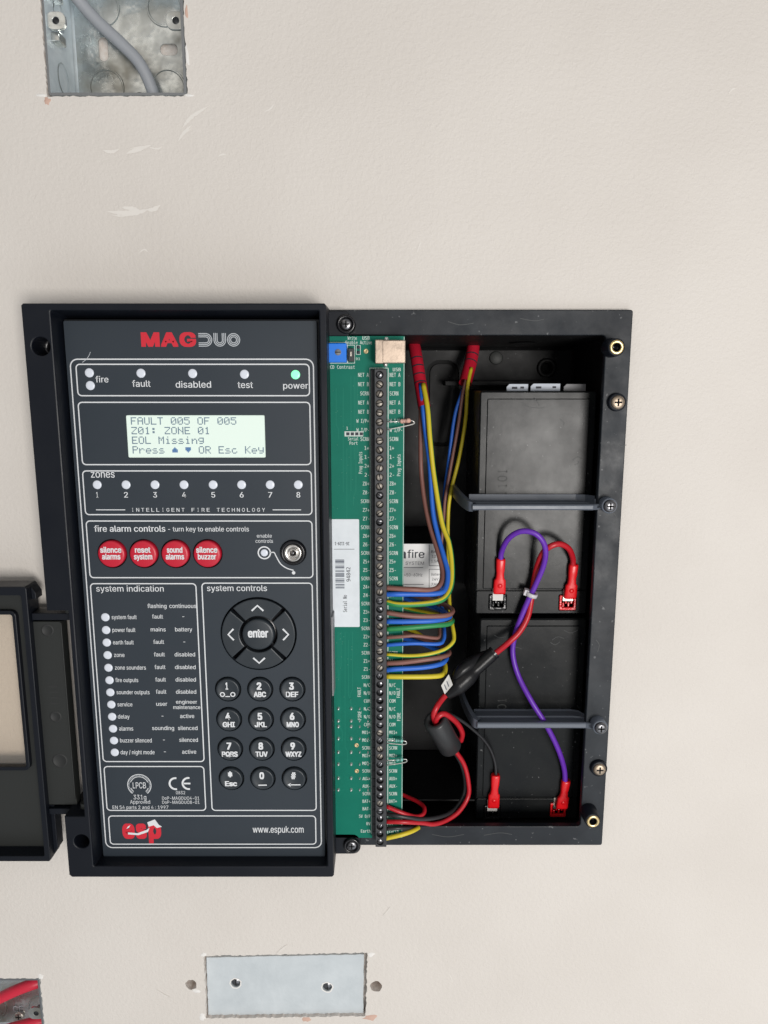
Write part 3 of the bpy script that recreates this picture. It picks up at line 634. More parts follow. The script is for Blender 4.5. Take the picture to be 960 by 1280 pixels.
for k in range(16):
    u = 413.5 + k * 2.25 + random.uniform(-.4, .4); v0 = random.choice((470, 485, 560, 600, 790, 800)); v1 = v0 + random.uniform(40, 170); du = random.choice((-3, 0, 3))
    strip(mb, [P(u, v0, hs_), P(u, v1 - 6, hs_), P(u + du, v1, hs_), P(u + du, v1 + 12, hs_)], .35, HB + .03, closed=False)
o = obj('copper_tracks', mb, mat('track_mask', (.006, .20, .135), .45, spec=.2), board); o['kind'] = 'stuff'
q = prect((413.7, 649), (448.5, 649), (450, 783.7), (415.4, 783.7), HB + .2); mb = MB(); solid(mb, rrect(*q, .6, 3), HB + .02, HB + .2, .03); st = obj('serial_sticker', mb, M['sticker'], pcb)
mb = MB(); h = HB + .25
c = P(427.5, 679.5, h); text_mm(mb, '26-1129-1', c[0], c[1], 8, 1.7, h, 0, .02, 180)
strip(mb, [P(417.5, 686.5, h), P(443, 686.5, h)], .25, h, closed=False)
c = P(435.5, 718, h); text_mm(mb, '94842', c[0], c[1], 8.3, 2.2, h, 0, .01, 90); c = P(431.3, 754.5, h); text_mm(mb, 'Serial No', c[0], c[1], 10, 2.1, h, 0, .015, 90)
obj('sticker_print', mb, M['ink'], st)
mb = MB(); a = P(419, 699.5, h); b = P(430.6, 735.5, h); z = a[1]; ws = [.5, .25, .75, .25, .5, 1.0, .25, .5, .25, .25, .75, .5, .25, 1.0, .5, .25, .25, .75]; i = 0
while z > b[1]:
    w = ws[i % len(ws)]; 
    if i % 2 == 0: flat(mb, rrect(a[0], max(b[1], z - w), b[0], z), h)
    z -= w * (1 if i % 2 == 0 else .8); i += 1
obj('barcode', mb, M['greyink'], st)

cur_font = 'sans'
# ------------------------------------------------------------ control fascia
HFR, HM = 30.0, 21.0
fx0, fz0, fx1, fz1 = -180.3, -281.7, -28.7, 36.2
fas = thing('control_fascia', 'black control fascia with screen, red buttons and keypad', 'control panel', ((fx0 + fx1) / 2, -2, fz0))
nt = P(70, 763.5, HFR)[1]; nb = P(100, 1021, HFR)[1]; nx = P(88, 800, HFR)[0]
outer = [(fx0, fz0 + 1.5), (fx0 + 1.5, fz0), (fx1 - 1, fz0), (fx1, fz0 + 1), (fx1, fz1 - 1), (fx1 - 1, fz1), (fx0 + 1, fz1), (fx0, fz1 - 1), (fx0, nt), (nx, nt), (nx, nb), (fx0, nb)]
op_f = (P(63, 600, HFR)[0] * 0 + P(62.7, 388, HFR)[0], P(250, 1083, HFR)[1], fx1 - 3.6, P(250, 388, HFR)[1])
op_b = (P(79, 401, HM)[0], P(250, 1070.5, HM)[1], fx1 - 5.6, P(250, 401, HM)[1])
shole = [circ(*P(51, 433, HFR), 4.6, 22), circ(*P(102, 1052, HFR), 4.3, 22)]
HO = rrect(*op_f, .8, 3); HI = rrect(*op_b, .8, 3)
mb = MB(); solid(mb, outer, .8, HFR, .7, [(HO, HI)] + shole)
obj('frame', mb, M['black'], fas)
for u, v in ((51, 433), (102, 1052)):
    c = P(u, v, HFR); mb = MB(); lathe(mb, [(4.5, 16), (2.8, 16), (2.6, 8), (0, 8)], 20, c); pan_screw_h = obj('screw_recess', mb, M['groove'], fas)
mb = MB(); box(mb, op_b[0] - 1, op_b[2] + 1, op_b[1] - 1, op_b[3] + 1, 16.5, 18.0, .2); obj('inner_backing', mb, M['groove'], fas)

def mm_r(u, v, rpx, h): return P(u + rpx, v, h)[0] - P(u, v, h)[0]
keyspec = [('1', ''), ('2', 'ABC'), ('3', 'DEF'), ('4', 'GHI'), ('5', 'JKL'), ('6', 'MNO'), ('7', 'PQRS'), ('8', 'TUV'), ('9', 'WXYZ'), ('*', 'Esc'), ('0', ''), ('#', '')]
kc = [(285.2, 862.7), (325.4, 862.3), (365.6, 861.9), (286.3, 900.2), (326.3, 900), (366.3, 899.8), (287.3, 937.1), (326.9, 937.1), (366.7, 936.9), (288.5, 974), (327.9, 974), (367.5, 973.8)]
K = [P(u, v, HM + 1) for u, v in kc]
for r_ in range(4):
    zr = sum(K[r_ * 3 + k][1] for k in range(3)) / 3
    for k in range(3): K[r_ * 3 + k] = (sum(K[q * 3 + k][0] for q in range(4)) / 4, zr)
KR = 7.35; LC = P(366.5, 690.6, HM); LR = mm_r(366.5, 690.6, 16.4, HM)
DP = P(323.3, 792.3, HM); DR = mm_r(323, 792, 47.6, HM)
BT = [P(u, 692, HM) for u in (140.3, 180, 219.7, 259.6)]; BR_ = mm_r(200, 692, 18.6, HM)
lq = prect((156.5, 518.1), (331, 519.6), (332, 573), (160, 571.9), HM)
holes = [circ(*k, KR, 28) for k in K] + [circ(*LC, LR, 30), circ(*DP, DR, 48)] + [circ(*b, BR_, 28) for b in BT] + [rrect(*lq, .6, 3)]
mb = MB(); solid(mb, offs(HI, -.05), 18.2, HM, .12, holes); mem = obj('membrane', mb, M['membrane'], fas, label='slate grey printed membrane')

# white outlines
hp = HM + .06; ln = MB()
def outline(tl, tr, br, bl, r, w=.62, mm=0):
    strip(ln, rrect(*prect(tl, tr, br, bl, hp), r, 5), w, hp, mm)
outline((88.3, 448), (393, 450), (400.6, 1059), (131.8, 1060), 3.8)
outline((95, 454.4), (386.3, 456.3), (387, 495.6), (97.2, 493.7), 2)
outline((97.6, 501.8), (387.3, 504), (388.6, 581.3), (103, 580.3), 2)
outline((103.3, 588.3), (389.2, 589), (389.8, 643.3), (106.7, 643.3), 2)
outline((107.6, 651.2), (389.8, 651.3), (391.3, 721.6), (112.6, 722.6), 2)
outline((113.2, 729.8), (246, 729.4), (254, 951.7), (128.8, 952.2), 2)
outline((253.6, 728.9), (391, 729), (394.6, 1012.6), (263.9, 1013.4), 2)
outline((130.4, 958.4), (255, 957.9), (256.9, 1012.7), (133.5, 1013.3), 2)
outline((135, 1020.4), (394.2, 1019.5), (395.2, 1054.8), (138.6, 1055.6), 2)
for u0, u1 in ((120, 156.5), (340.8, 376.3)): strip(ln, [P(u0, 637.3, hp), P(u1, 637.3, hp)], .45, hp, closed=False)
c = P(330.4, 691, hp); strip(ln, circ(c[0], c[1], mm_r(330, 691, 7.6, hp), 30), .7, hp)
pth = smooth_path([Vector((*P(u, v, hp), 0)) for u, v in ((338, 690.8), (342.5, 690.6), (345, 695), (350.5, 704.5), (358, 710), (367, 713))], 5); strip(ln, [(p.x, p.y) for p in pth], .55, hp, closed=False)
flat(ln, circ(*P(367, 716, hp), .95, 14), hp)
obj('printed_outlines', ln, M['print'], mem)
tx = MB()
def flush():
    global tx
    obj('printed_lettering', tx, M['print'], mem); tx = MB()
T = lambda s, u0, u1, vb, cap, bold=0.0: text(tx, s, u0, u1, vb, cap, hp, 0, bold)
T('fire', 119.6, 135.8, 478, 7.8, .008); T('fault', 165.4, 188.3, 483.5, 8, .008); T('disabled', 219.6, 264, 484.6, 8.2, .008); T('test', 297.1, 316.3, 485, 8, .008); T('power', 354, 385.2, 485.8, 7.8, .008)
flush()
T('zones', 113.8, 143.5, 597, 9.3, .008)
for k, u in enumerate((121.7, 157.7, 194, 230.2, 266.7, 302.2, 337.9, 373)): T(str(k + 1), u - (1.2 if k == 0 else 2.5), u + (1.2 if k == 0 else 2.5), 621.9, 6.8, .012)
flush()
T('fire alarm controls', 117.9, 206.9, 664.6, 7.6, .014); T('- turn key to enable controls', 210.2, 311.3, 664.3, 6, .006)
T('enable', 321, 339.8, 672, 4.6); T('controls', 319.4, 341.3, 678.5, 4.6)
flush()
T('system indication', 120.4, 204.8, 739.4, 7.4, .006); flush(); T('system controls', 258.8, 333.8, 738.8, 7.4, .006); flush()
T('flashing', 184.4, 208.3, 760, 5.2, .008); T('continuous', 211.7, 245.4, 760, 5.2, .008)
rows = [(131.7, 771.5, 'system fault', 139.6, 171, ('fault', 190.2, 203.8), ('-', 228, 230.5)), (132.7, 787.5, 'power fault', 140.6, 169.4, ('mains', 188.5, 207.3), ('battery', 219, 240.4)),
        (133.5, 803.1, 'earth fault', 141.3, 167.3, ('fault', 191.7, 205.2), ('-', 229.2, 231.7)), (134.6, 818.8, 'zone', 142.7, 155.8, ('fault', 192.5, 206.2), ('disabled', 218.3, 244)),
        (135.6, 834.6, 'zone sounders', 143.8, 182.5, ('fault', 193.3, 206.9), ('disabled', 218.8, 244.6)), (136.9, 850.2, 'fire outputs', 144.4, 172.9, ('fault', 194.2, 207.5), ('disabled', 219.5, 245)),
        (137.9, 865.4, 'sounder outputs', 145.8, 187.1, ('fault', 195, 208), ('disabled', 220, 245.4)), (139.2, 880.6, 'service', 146.9, 165.6, ('user', 195.4, 209.2), None),
        (140.2, 895.8, 'delay', 147.5, 162.1, ('-', 202, 204.5), ('active', 225.2, 242.9)), (141.3, 910.8, 'alarms', 149, 166.7, ('sounding', 190.2, 217.7), ('silenced', 222.5, 247)),
        (142.5, 925.6, 'buzzer silenced', 150.2, 189.8, ('-', 203.8, 206.3), ('silenced', 224.2, 247.5)), (143.5, 940.4, 'day / night mode', 150.8, 193.3, ('-', 205, 207.5), ('active', 227.7, 245.4))]
for u, v, s, a, b, c2, c3 in rows:
    T(s, a, b, v + 2.4, 5.1, .008)
    for c in (c2, c3):
        if c: T(c[0], c[1], c[2], v + 1.7, 5.0 if c[0] != '-' else 5.5, .008)
T('engineer', 220, 246.5, 879.6, 4.6, .008); T('maintenance', 216.7, 250.5, 886.3, 4.6, .008)
flush()
T('LPCB', 166.2, 182.6, 985.4, 7.4, .004); T('331g', 167, 183, 999.2, 5.6); T('Approved', 162.7, 187.7, 1004.6, 4.6); T('EN 54 parts 2 and 4 : 1997', 140.8, 210.6, 1011.2, 4.2)
T('0832', 220, 231.5, 992.8, 4); T('DoP-MAGDUO4-01', 202.7, 249.2, 999.7, 4); T('DoP-MAGDUO8-01', 202.9, 249.4, 1004.8, 4)
flush()
T('www.espuk.com', 316, 379.6, 1040.8, 8.2, .008)
flush()
s_ = 'INTELLIGENT FIRE TECHNOLOGY'; n_ = len(s_)
for k, ch in enumerate(s_):
    u = 166 + (329.5 - 166) * k / (n_ - 1)
    if ch != ' ': w = .6 if ch == 'I' else 1.85; T(ch, u - w, u + w, 639.6, 4.6, .005)
flush()
# CE mark
c = P(219.5, 979.6, hp); rr = mm_r(219, 979, 8.6, hp)
def arc(cx, cz, r, a0, a1, w, n=18): strip(tx, [(cx + r * math.cos(R(a0 + (a1 - a0) * k / n)), cz + r * math.sin(R(a0 + (a1 - a0) * k / n))) for k in range(n + 1)], w, hp, closed=False)
arc(c[0], c[1], rr * .88, 80, 280, 1.1); c2 = P(235.8, 979.4, hp); arc(c2[0], c2[1], rr * .88, 80, 280, 1.1); strip(tx, [(c2[0] - rr * .8, c2[1]), (c2[0] + 1, c2[1])], 1.0, hp, closed=False)
c = P(174.2, 981.5, hp); r1 = mm_r(174, 981, 14.6, hp); arc(c[0], c[1], r1, -50, 230, .4, 40); arc(c[0], c[1], r1 * .78, 20, 160, .35, 30); arc(c[0], c[1], r1 * .78, 200, 228, .35, 8); arc(c[0], c[1], r1 * .78, -48, -20, .35, 8)
obj('printed_lettering', tx, M['print'], mem)
tk = MB()
for k in range(34):
    a = R(-48 + 276 * k / 33); strip(tk, [(c[0] + r1 * .84 * math.cos(a), c[1] + r1 * .84 * math.sin(a)), (c[0] + r1 * .95 * math.cos(a), c[1] + r1 * .95 * math.sin(a))], .35, hp, closed=False)
obj('roundel_print', tk, M['silver'], mem)
# maker's name across the top and the logo at the foot
lg = MB(); [text(lg, ch, a_, b_, 432.6, 16.4, hp, 0, .045) for ch, a_, b_ in (('M', 176.3, 200.3), ('A', 200.6, 223.6), ('G', 224.2, 245.8))]
obj('red_lettering', lg, M['redprint'], mem); lg = MB()
[text(lg, ch, a_, b_, 1047.0, 21.6, hp, 0, .05) for ch, a_, b_ in (('e', 152.7, 169.6), ('s', 169.4, 184.6), ('p', 185.2, 202.7))]
obj('logo_print', lg, M['redprint'], mem)
dl = MB(); a = P(248.5, 433.3, hp); b = P(300, 416.3, hp); H_ = b[1] - a[1]; w = .42
def DD(x, L, off): # one of the three nested lines of a D open on the left
    r = H_ / 2 - off; cx = x + L - H_ / 2; strip(dl, [(x, a[1] + H_ - off), (cx, a[1] + H_ - off)] + [(cx + r * math.cos(R(90 - 180 * k / 14)), a[1] + H_ / 2 + r * math.sin(R(90 - 180 * k / 14))) for k in range(1, 14)] + [(cx, a[1] + off), (x, a[1] + off)], w, hp, closed=False)
WW = b[0] - a[0]
for k in range(3): DD(a[0], WW * .33, .25 + k * .82)
ux0, ux1 = a[0] + WW * .36, a[0] + WW * .66
for k in range(3):
    o2 = .25 + k * .82; r = (ux1 - ux0) / 2 - o2; cx = (ux0 + ux1) / 2
    strip(dl, [(cx - r, a[1] + H_)] + [(cx + r * math.cos(R(180 + 180 * q / 14)), a[1] + (ux1 - ux0) / 2 + r * math.sin(R(180 + 180 * q / 14))) for q in range(15)] + [(cx + r, a[1] + H_)], w, hp, closed=False)
cx = b[0] - H_ / 2
for k in range(3): strip(dl, circ(cx, a[1] + H_ / 2, H_ / 2 - .25 - k * .82, 28), w, hp)
obj('lined_lettering', dl, M['silver'], mem)
ar = MB(); h2 = hp + .05
def ppoly(pts): flat(ar, [P(u, v, h2) for u, v in pts][::-1], h2)
ppoly([(184, 1028), (193.5, 1024.2), (198.5, 1031), (202.5, 1033.5), (196, 1035), (192, 1031.5), (186, 1033.5)])
ppoly([(160, 1040.5), (172, 1041.5), (183, 1037.5), (187, 1034.5), (185, 1040), (173, 1044), (160, 1043)])
ppoly([(158, 1036), (160, 1033), (163, 1031.5), (161, 1035)])
obj('arrow_print', ar, M['print'], mem)

mb = MB(); Q = smooth_path([Vector((*P(u, v, hp), 0)) for u, v in ((103, 453), (108, 449), (111.5, 444), (113, 440))], 4); strip(mb, [(p.x, p.y) for p in Q], .28, hp + .02, closed=False); obj('scratch', mb, M['silver'], mem)
# screen
mb = MB(); box(mb, lq[0] + .15, lq[2] - .15, lq[1] + .15, lq[3] - .15, 18, HM - .5, .1, .6); lcd = obj('lcd_screen', mb, M['lcd'], fas, label='lit pale green screen with four lines of text')
F57 = {'F': '1F,10,10,1E,10,10,10', 'A': '0E,11,11,1F,11,11,11', 'U': '11,11,11,11,11,11,0E', 'L': '10,10,10,10,10,10,1F', 'T': '1F,04,04,04,04,04,04', '0': '0E,11,13,15,19,11,0E', '5': '1F,10,1E,01,01,11,0E',
       'O': '0E,11,11,11,11,11,0E', 'Z': '1F,01,02,04,08,10,1F', '1': '04,0C,04,04,04,04,0E', ':': '00,0C,0C,00,0C,0C,00', 'N': '11,11,19,15,13,11,11', 'E': '1F,10,10,1E,10,10,1F', 'M': '11,1B,15,15,11,11,11', 'i': '04,00,0C,04,04,04,0E',
       's': '00,00,0E,10,0E,01,1E', 'n': '00,00,16,19,11,11,11', 'g': '00,0F,11,11,0F,01,0E', 'P': '1E,11,11,1E,10,10,10', 'r': '00,00,16,19,10,10,10', 'e': '00,00,0E,11,1F,10,0E', 'R': '1E,11,11,1E,14,12,11', 'c': '00,00,0E,10,10,11,0E',
       'K': '11,12,14,18,14,12,11', 'y': '00,11,11,11,0F,01,0E', '^': '00,04,0E,1F,1F,1F,00', 'v': '00,1F,1F,1F,0E,04,00'}
ink = MB(); inkb = MB(); h = HM - .45
x_l = (P(163.3, 525, h)[0] + P(165.8, 562, h)[0]) / 2; cw = (P(328.8, 562, h)[0] - P(165.8, 562, h)[0] + 1.0) / 20
for r_, line in enumerate(('FAULT 005 OF 005', 'Z01: ZONE 01', 'EOL Missing', 'Press ^ v OR Esc Key')):
    zt = P(245, 521.6 + 12.05 * r_, h)[1]; zb = P(245, 530.9 + 12.05 * r_, h)[1]; ph = (zt - zb) / 7; pw = cw * .84 / 5
    for k, ch in enumerate(line):
        if ch == ' ': continue
        for y, row in enumerate(F57[ch].split(',')):
            bits = int(row, 16)
            for x in range(5):
                if bits >> (4 - x) & 1:
                    X = x_l + k * cw + x * pw; Z = zt - y * ph; (inkb if ch in '^v' else ink); tg = inkb if ch in '^v' else ink
                    i = tg.ring([(X, -h, Z - ph * .94), (X + pw * .95, -h, Z - ph * .94), (X + pw * .95, -h, Z), (X, -h, Z)]); tg.face(i)
obj('screen_text', ink, M['lcdink'], lcd); obj('arrow_symbols', inkb, M['lcdblue'], lcd)

# lights
lm = MB(); lathe(lm, [(2.35, -.4), (2.35, .1), (2.1, .28), (1.2, .36), (0, .38)], 22); led = to_mesh(lm, 'indicator_led', M['led'], (0, 0, 0))
ledg = led.copy(); ledg.materials[0] = M['ledgreen']
spots = [(111.7, 466), (112.9, 481.9), (176.2, 466.5), (240.8, 466.9), (305.6, 467.8), (369.4, 468.3), (330.4, 691)] + [(u, 605.9) for u in (121.5, 157.6, 193.8, 230, 266.4, 302, 337.7, 372.9)] + [(u, v) for u, v, *_ in rows]
for u, v in spots:
    c = P(u, v, HM); lit = u == 369.4
    o = link('indicator_led', ledg if lit else led, fas, (c[0], -HM, c[1]))
    if lit: o['label'] = 'lit green power light'
    if u == 330.4: o.scale = (.85, 1, .85)
# red buttons
rb = MB(); lathe(rb, [(BR_ - .75, -2.6), (BR_ - .75, 1.0), (BR_ - 1.1, 1.45), (BR_ - 2, 1.65), (0, 1.75)], 36); rbm = to_mesh(rb, 'red_button', M['redbtn'], (0, 0, 0))
for c, (s1, s2) in zip(BT, (('silence', 'alarms'), ('reset', 'system'), ('sound', 'alarms'), ('silence', 'buzzer'))):
    o = link('red_button', rbm, fas, (c[0], -HM, c[1])); o['label'] = f'red round button reading {s1} {s2}'
    mb = MB(); h = HM + 1.82
    for s, dz in ((s1, 1.0), (s2, -2.7)): text_mm(mb, s, c[0], c[1] + dz, 1.50 * len(s) + .9, 3.0, h, 0, .03, base=True)
    obj('button_legend', mb, M['print'], o)
# key switch
ks = MB(); lathe(ks, [(LR - .3, 18.2), (LR - .2, HM + 1.2), (LR - .9, HM + 1.9), (LR - 1.7, HM + 1.9), (LR - 2.2, HM + .8)], 36, LC); ks = obj('key_switch', ks, M['groove'], fas)
mb = MB(); lathe(mb, [(LR - 2.2, HM - 1), (LR - 2.2, HM + 1.7), (LR - 2.8, HM + 2.2), (3.0, HM + 1.7), (2.7, HM + 1.4), (2.7, HM + 2.0), (2.2, HM + 2.3), (1.75, HM + 2.2), (1.7, HM - 1.5), (0, HM - 1.5)], 36, LC); obj('lock_barrel', mb, M['chrome'], ks)
mb = MB(); lathe(mb, [(.7, HM - 1.5), (.7, HM + 1.6), (.4, HM + 1.8), (0, HM + 1.8)], 14, LC); box(mb, LC[0] - 1.7, LC[0] + .2, LC[1] - 2.2, LC[1] - 1.4, HM - 1.5, HM + .4, .1); obj('lock_pin', mb, M['darkscrew'], ks)
# direction pad
def sector(a0, a1, r0, r1, g, n=12):
    L = []
    for k in range(n + 1): t = R(a0 + (a1 - a0) * k / n); L.append((r1 * math.cos(t), r1 * math.sin(t)))
    for k in range(n, -1, -1): t = R(a0 + (a1 - a0) * k / n); L.append((r0 * math.cos(t), r0 * math.sin(t)))
    m_ = R((a0 + a1) / 2); return [(x + DP[0] + g * math.cos(m_), z + DP[1] + g * math.sin(m_)) for x, z in L]
mb = MB(); lathe(mb, [(DR - .2, 18), (DR - .2, 18.6), (0, 18.6)], 48, DP); obj('pad_well', mb, M['groove'], fas)
ri = mm_r(323, 792, 23, HM)
for a, nm in ((90, 'up'), (180, 'left'), (0, 'right'), (270, 'down')):
    mb = MB(); solid(mb, sector(a - 42.6, a + 42.6, ri, DR - 1.1, .3), 18.2, HM + 1.1, .55); o = obj('arrow_key', mb, M['key'], fas, label=f'{nm} arrow key of the round pad')
    cx, cz = DP[0] + (ri + DR - 1) / 2 * math.cos(R(a)), DP[1] + (ri + DR - 1) / 2 * math.sin(R(a)); dx, dz = math.cos(R(a)), math.sin(R(a)); q = 1.5; wv = 3.2
    mb = MB(); strip(mb, [(cx - dx * q - dz * wv, cz - dz * q + dx * wv), (cx + dx * q, cz + dz * q), (cx - dx * q + dz * wv, cz - dz * q - dx * wv)], .95, HM + 1.16, closed=False); obj('arrow_legend', mb, M['print'], o)
re = mm_r(323, 792, 20, HM); mb = MB(); lathe(mb, [(re, 18.2), (re, HM + .9), (re - .5, HM + 1.5), (re - 1.4, HM + 1.7), (0, HM + 1.5)], 40, DP); o = obj('enter_key', mb, M['key'], fas)
mb = MB(); text_mm(mb, 'enter', DP[0], DP[1] - 1.3, 11.2, 4.6, HM + 1.76, 0, .035, base=True); obj('key_legend', mb, M['print'], o)
# keypad
kb = MB(); r = KR - .85; lathe(kb, [(r, -2.7), (r, .9), (r - .45, 1.45), (r - .9, 1.5), (r - 1.9, 1.15), (0, .95)], 32); km = to_mesh(kb, 'keypad_key', M['key'], (0, 0, 0))
for c, (d, sub) in zip(K, keyspec):
    o = link('keypad_key', km, fas, (c[0], -HM, c[1])); o['label'] = f'round black key {d} {sub}'.strip()
    mb = MB(); h = HM + 1.55
    text_mm(mb, d, c[0] - .3, c[1] + (.5 if d != '*' else -.6), 2.9 if d != '1' else 1.5, 3.9 if d != '*' else 5.4, h, 0, .045, base=True)
    if sub: text_mm(mb, sub, c[0], c[1] - 3.9, 2.05 * len(sub) + .8, 2.9, h, 0, .042, base=True)
    elif d == '1':
        for s in (-1, 1): strip(mb, circ(c[0] + s * 2.9, c[1] - 2.5, 1.15, 18), .6, h)
        strip(mb, [(c[0] - 1.3, c[1] - 3.7), (c[0] + 1.3, c[1] - 3.7)], .55, h, closed=False)
    elif d == '0': strip(mb, [(c[0] - 2.4, c[1] - 3.4), (c[0] + 2.4, c[1] - 3.4)], .7, h, closed=False)
    else:
        strip(mb, [(c[0] - 2.4, c[1] - 3.2), (c[0] + 3.6, c[1] - 3.2)], .65, h, closed=False); flat(mb, [(c[0] - 3.8, c[1] - 3.2), (c[0] - 2.0, c[1] - 4.3), (c[0] - 2.0, c[1] - 2.1)], h)
    obj('key_legend', mb, M['print'], o)
# lugs that fix the fascia to the back box
for (u0, v0, u1, v1), (su, sv), sr in (((404, 388.5, 452, 420), (432.5, 405.3), 4.9), ((404, 1046, 450.5, 1071.5), (439.5, 1059.5), 4.9)):
    mb = MB(); a = P(u0, v0, 12); b = P(u1, v1, 12); 
    if v0 < 500: a = (a[0], min(a[1], 34.6)); b = P(436, v1, 12)
    solid(mb, rrect(a[0], b[1], b[0], a[1], 1.0 if v0 < 500 else 4.5, 5), HF + .05, 11 if v0 < 500 else 9, .5); o = obj('fixing_lug', mb, M['black'], fas); c = P(su, sv, 12)
    ht = 11 if v0 < 500 else 9
    mb = MB(); lathe(mb, [(sr, HF + .1), (sr, ht + 1.6), (sr - .5, ht + 2), (3.4, ht + 2), (3.3, ht + .4), (0, ht + .4)], 28, c); obj('screw_collar', mb, M['groove'], o)
    mb = MB(); pan_screw(mb, 3.2, True, 1.7); obj('lug_screw', mb, [M['darkscrew'], M['dark']], o, at=(c[0], -(ht + .5), c[1]))
mb = MB(); zt = P(410, 770, 22)[1]; zb = P(410, 868, 22)[1]; A = mb.ring([(fx1 + .05, -24, zt), (fx1 + .05, -24, zb), (fx1 + .05, -10, zb - 1), (fx1 + .05, -10, zt - 1)]); B = mb.ring([(fx1 + .8, -24, zt), (fx1 + .8, -24, zb), (fx1 + .8, -10, zb - 1), (fx1 + .8, -10, zt - 1)]); mb.bridge(A, B); mb.face(B); obj('side_pad', mb, M['gpaper'], fas, label='grey strip on the right side wall of the fascia')

# ------------------------------------------------------------ hinged cover, swung open to the left
HD = 22.0
door = thing('hinged_cover', 'black hinged cover with a clear window swung open to the left of the fascia', 'cover', (P(20, 900, 12)[0], -9, P(20, 1078, 12)[1]))
rx = P(33.2, 740, HD)[0]; dz1 = P(20, 733.5, HD)[1]; dz0 = P(30, 1077, HD)[1]; dx0 = rx - 150
rim_in = rx - 3.4
outd = [(dx0, dz0), (rx - 1, dz0), (rx, dz0 + 1), (rx, dz1 - 1), (rx - 1, dz1), (dx0, dz1)]
inn = rrect(dx0 + 4, dz0 + 3.4, rim_in, dz1 - 5.0, 1, 3)
mb = MB(); solid(mb, outd, 9.5, HD, .5, [(inn, inn)])
A = mb.ring([(rx - .05, -HD + 1.2, dz1 - 1), (rx - .05, -HD + 1.2, dz0 + 1)]); 
obj('rim', mb, M['black'], door)
mb = MB(); sk = [(rx, dz0 + 1.5), (rx + 2.4, dz0 + 5), (rx + 2.4, nb - 1.0), (rx, nb - 1.0)]; solid(mb, sk, 9.5, 17, .3, back=True); obj('side_skirt', mb, M['black'], door); mb = MB()
sk = [(rx, nt + 2.5), (rx + 2.4, nt + 2.5), (rx + 2.4, dz1 - 5), (rx, dz1 - 1.5)]; solid(mb, sk, 9.5, 17, .3, back=True); obj('side_skirt', mb, M['black'], door)
wq = (dx0 + 18, P(20, 956, 13)[1], P(17.5, 770, 13)[0], P(5, 767, 13)[1])
mb = MB(); win = rrect(*wq, 1.2, 3); solid(mb, offs(inn, -.4), 10.5, 12.5, .2, [win]); obj('panel', mb, M['hinge'], door)
mb = MB(); fr = offs(win, -2.4); solid(mb, fr, 12.4, 15.5, .6, [(win, offs(win, .0))]); obj('window_frame', mb, M['black'], door)
mb = MB(); solid(mb, offs(win, -1), 11.0, 12.0, .05, back=True); obj('window_pane', mb, M['pane'], door)
# hinge plate between cover and fascia
a = P(40.5, 776, 18); b = P(77.5, 776, 18); z1 = P(60, 777, 18)[1]; z0 = P(80, 1006, 18)[1]
mb = MB(); solid(mb, rrect(a[0], z0, b[0], z1, .5, 2), 12, 18, .4, back=True); box(mb, b[0] - .8, b[0], z0 + 4, z1 - .3, 17.9, 19.2, .25)
hp_ = obj('hinge_plate', mb, M['hinge'], door)
mb = MB()
for v, r in ((788, 3.6), (896, 3.4), (951, 4.4)):
    u = 58 + (v - 776) / 230 * 22; c = P(u, v, 18); lathe(mb, [(r, 17.9), (r - .1, 18.1), (r - .9, 18.1), (r - 1, 18.02), (0, 18.02)], 26, c); obj('moulded_mark', mb, M['hingemark'], hp_); mb = MB()
c = P(74, 925, 18); strip(mb, [(c[0] - 3.2, c[1] - 2.6), (c[0] + 3.2, c[1] - 2.6), (c[0], c[1] + 3.4)], .4, 18.05); obj('moulded_mark', mb, M['hingemark'], hp_)
for k in range(4): mb = MB(); c = P(66 + k * .8, 858 + k * 7, 18); box(mb, c[0] - 2.6, c[0] + 2.6, c[1] - .5, c[1] + .5, 17.9, 18.08, .05); obj('moulded_mark', mb, M['hingemark'], hp_)
mb = MB(); box(mb, rx + .2, fx0 + 10, z1 + 1.2, z1 + 5.2, 10, 19.5, .5); obj('hinge_arm', mb, M['black'], door)
mb = MB(); box(mb, rx + .2, fx0 + 10, z0 - 5.2, z0 - 1.6, 10, 19.5, .5); obj('hinge_arm', mb, M['black'], door)
for zz in (nt - 2.0, nb + 2.0):
    mb = MB(); tube(mb, [Vector((fx0 + 8.6, -21, zz - 1.6)), Vector((fx0 + 8.6, -21, zz + 1.6))], 2.6, 20); obj('hinge_pin', mb, M['hinge'], door)

# ------------------------------------------------------------ wires
RW = 1.48
def gy(flip=0):
    return lambda k, L: 1 if ((k + flip) % 12) in (8, 9, 10) else 0
def wire(name, col, pts, label, r=RW, group=None, tw=.003, flip=0):
    n_ = len(pts); pts = [p if i in (0, n_ - 1) or n_ < 6 else (p[0] + random.uniform(-.5, .5), p[1] + random.uniform(-.5, .5), p[2] + random.uniform(-.6, .6)) for i, p in enumerate(pts)]
    mb = MB(); pth = smooth_path([P3(*p) for p in pts], 6)
    if col == 'gy': tube(mb, pth, r, 12, mat=gy(flip), twist=tw); o = obj(name, mb, [M['yellow'], M['green']])
    elif col == 'yg': tube(mb, pth, r, 12, mat=lambda k, L: 1 if k in (8, 9, 10, 11) else 0, twist=.004); o = obj(name, mb, [M['green'], M['yellow']])
    else: tube(mb, pth, r, 10); o = obj(name, mb, M[col])
    return tag(o, label, 'wire', group)
G = 'zone wires screwed into the terminals'
E0 = 11
def term(u, v, i): return (483.0, v, E0)
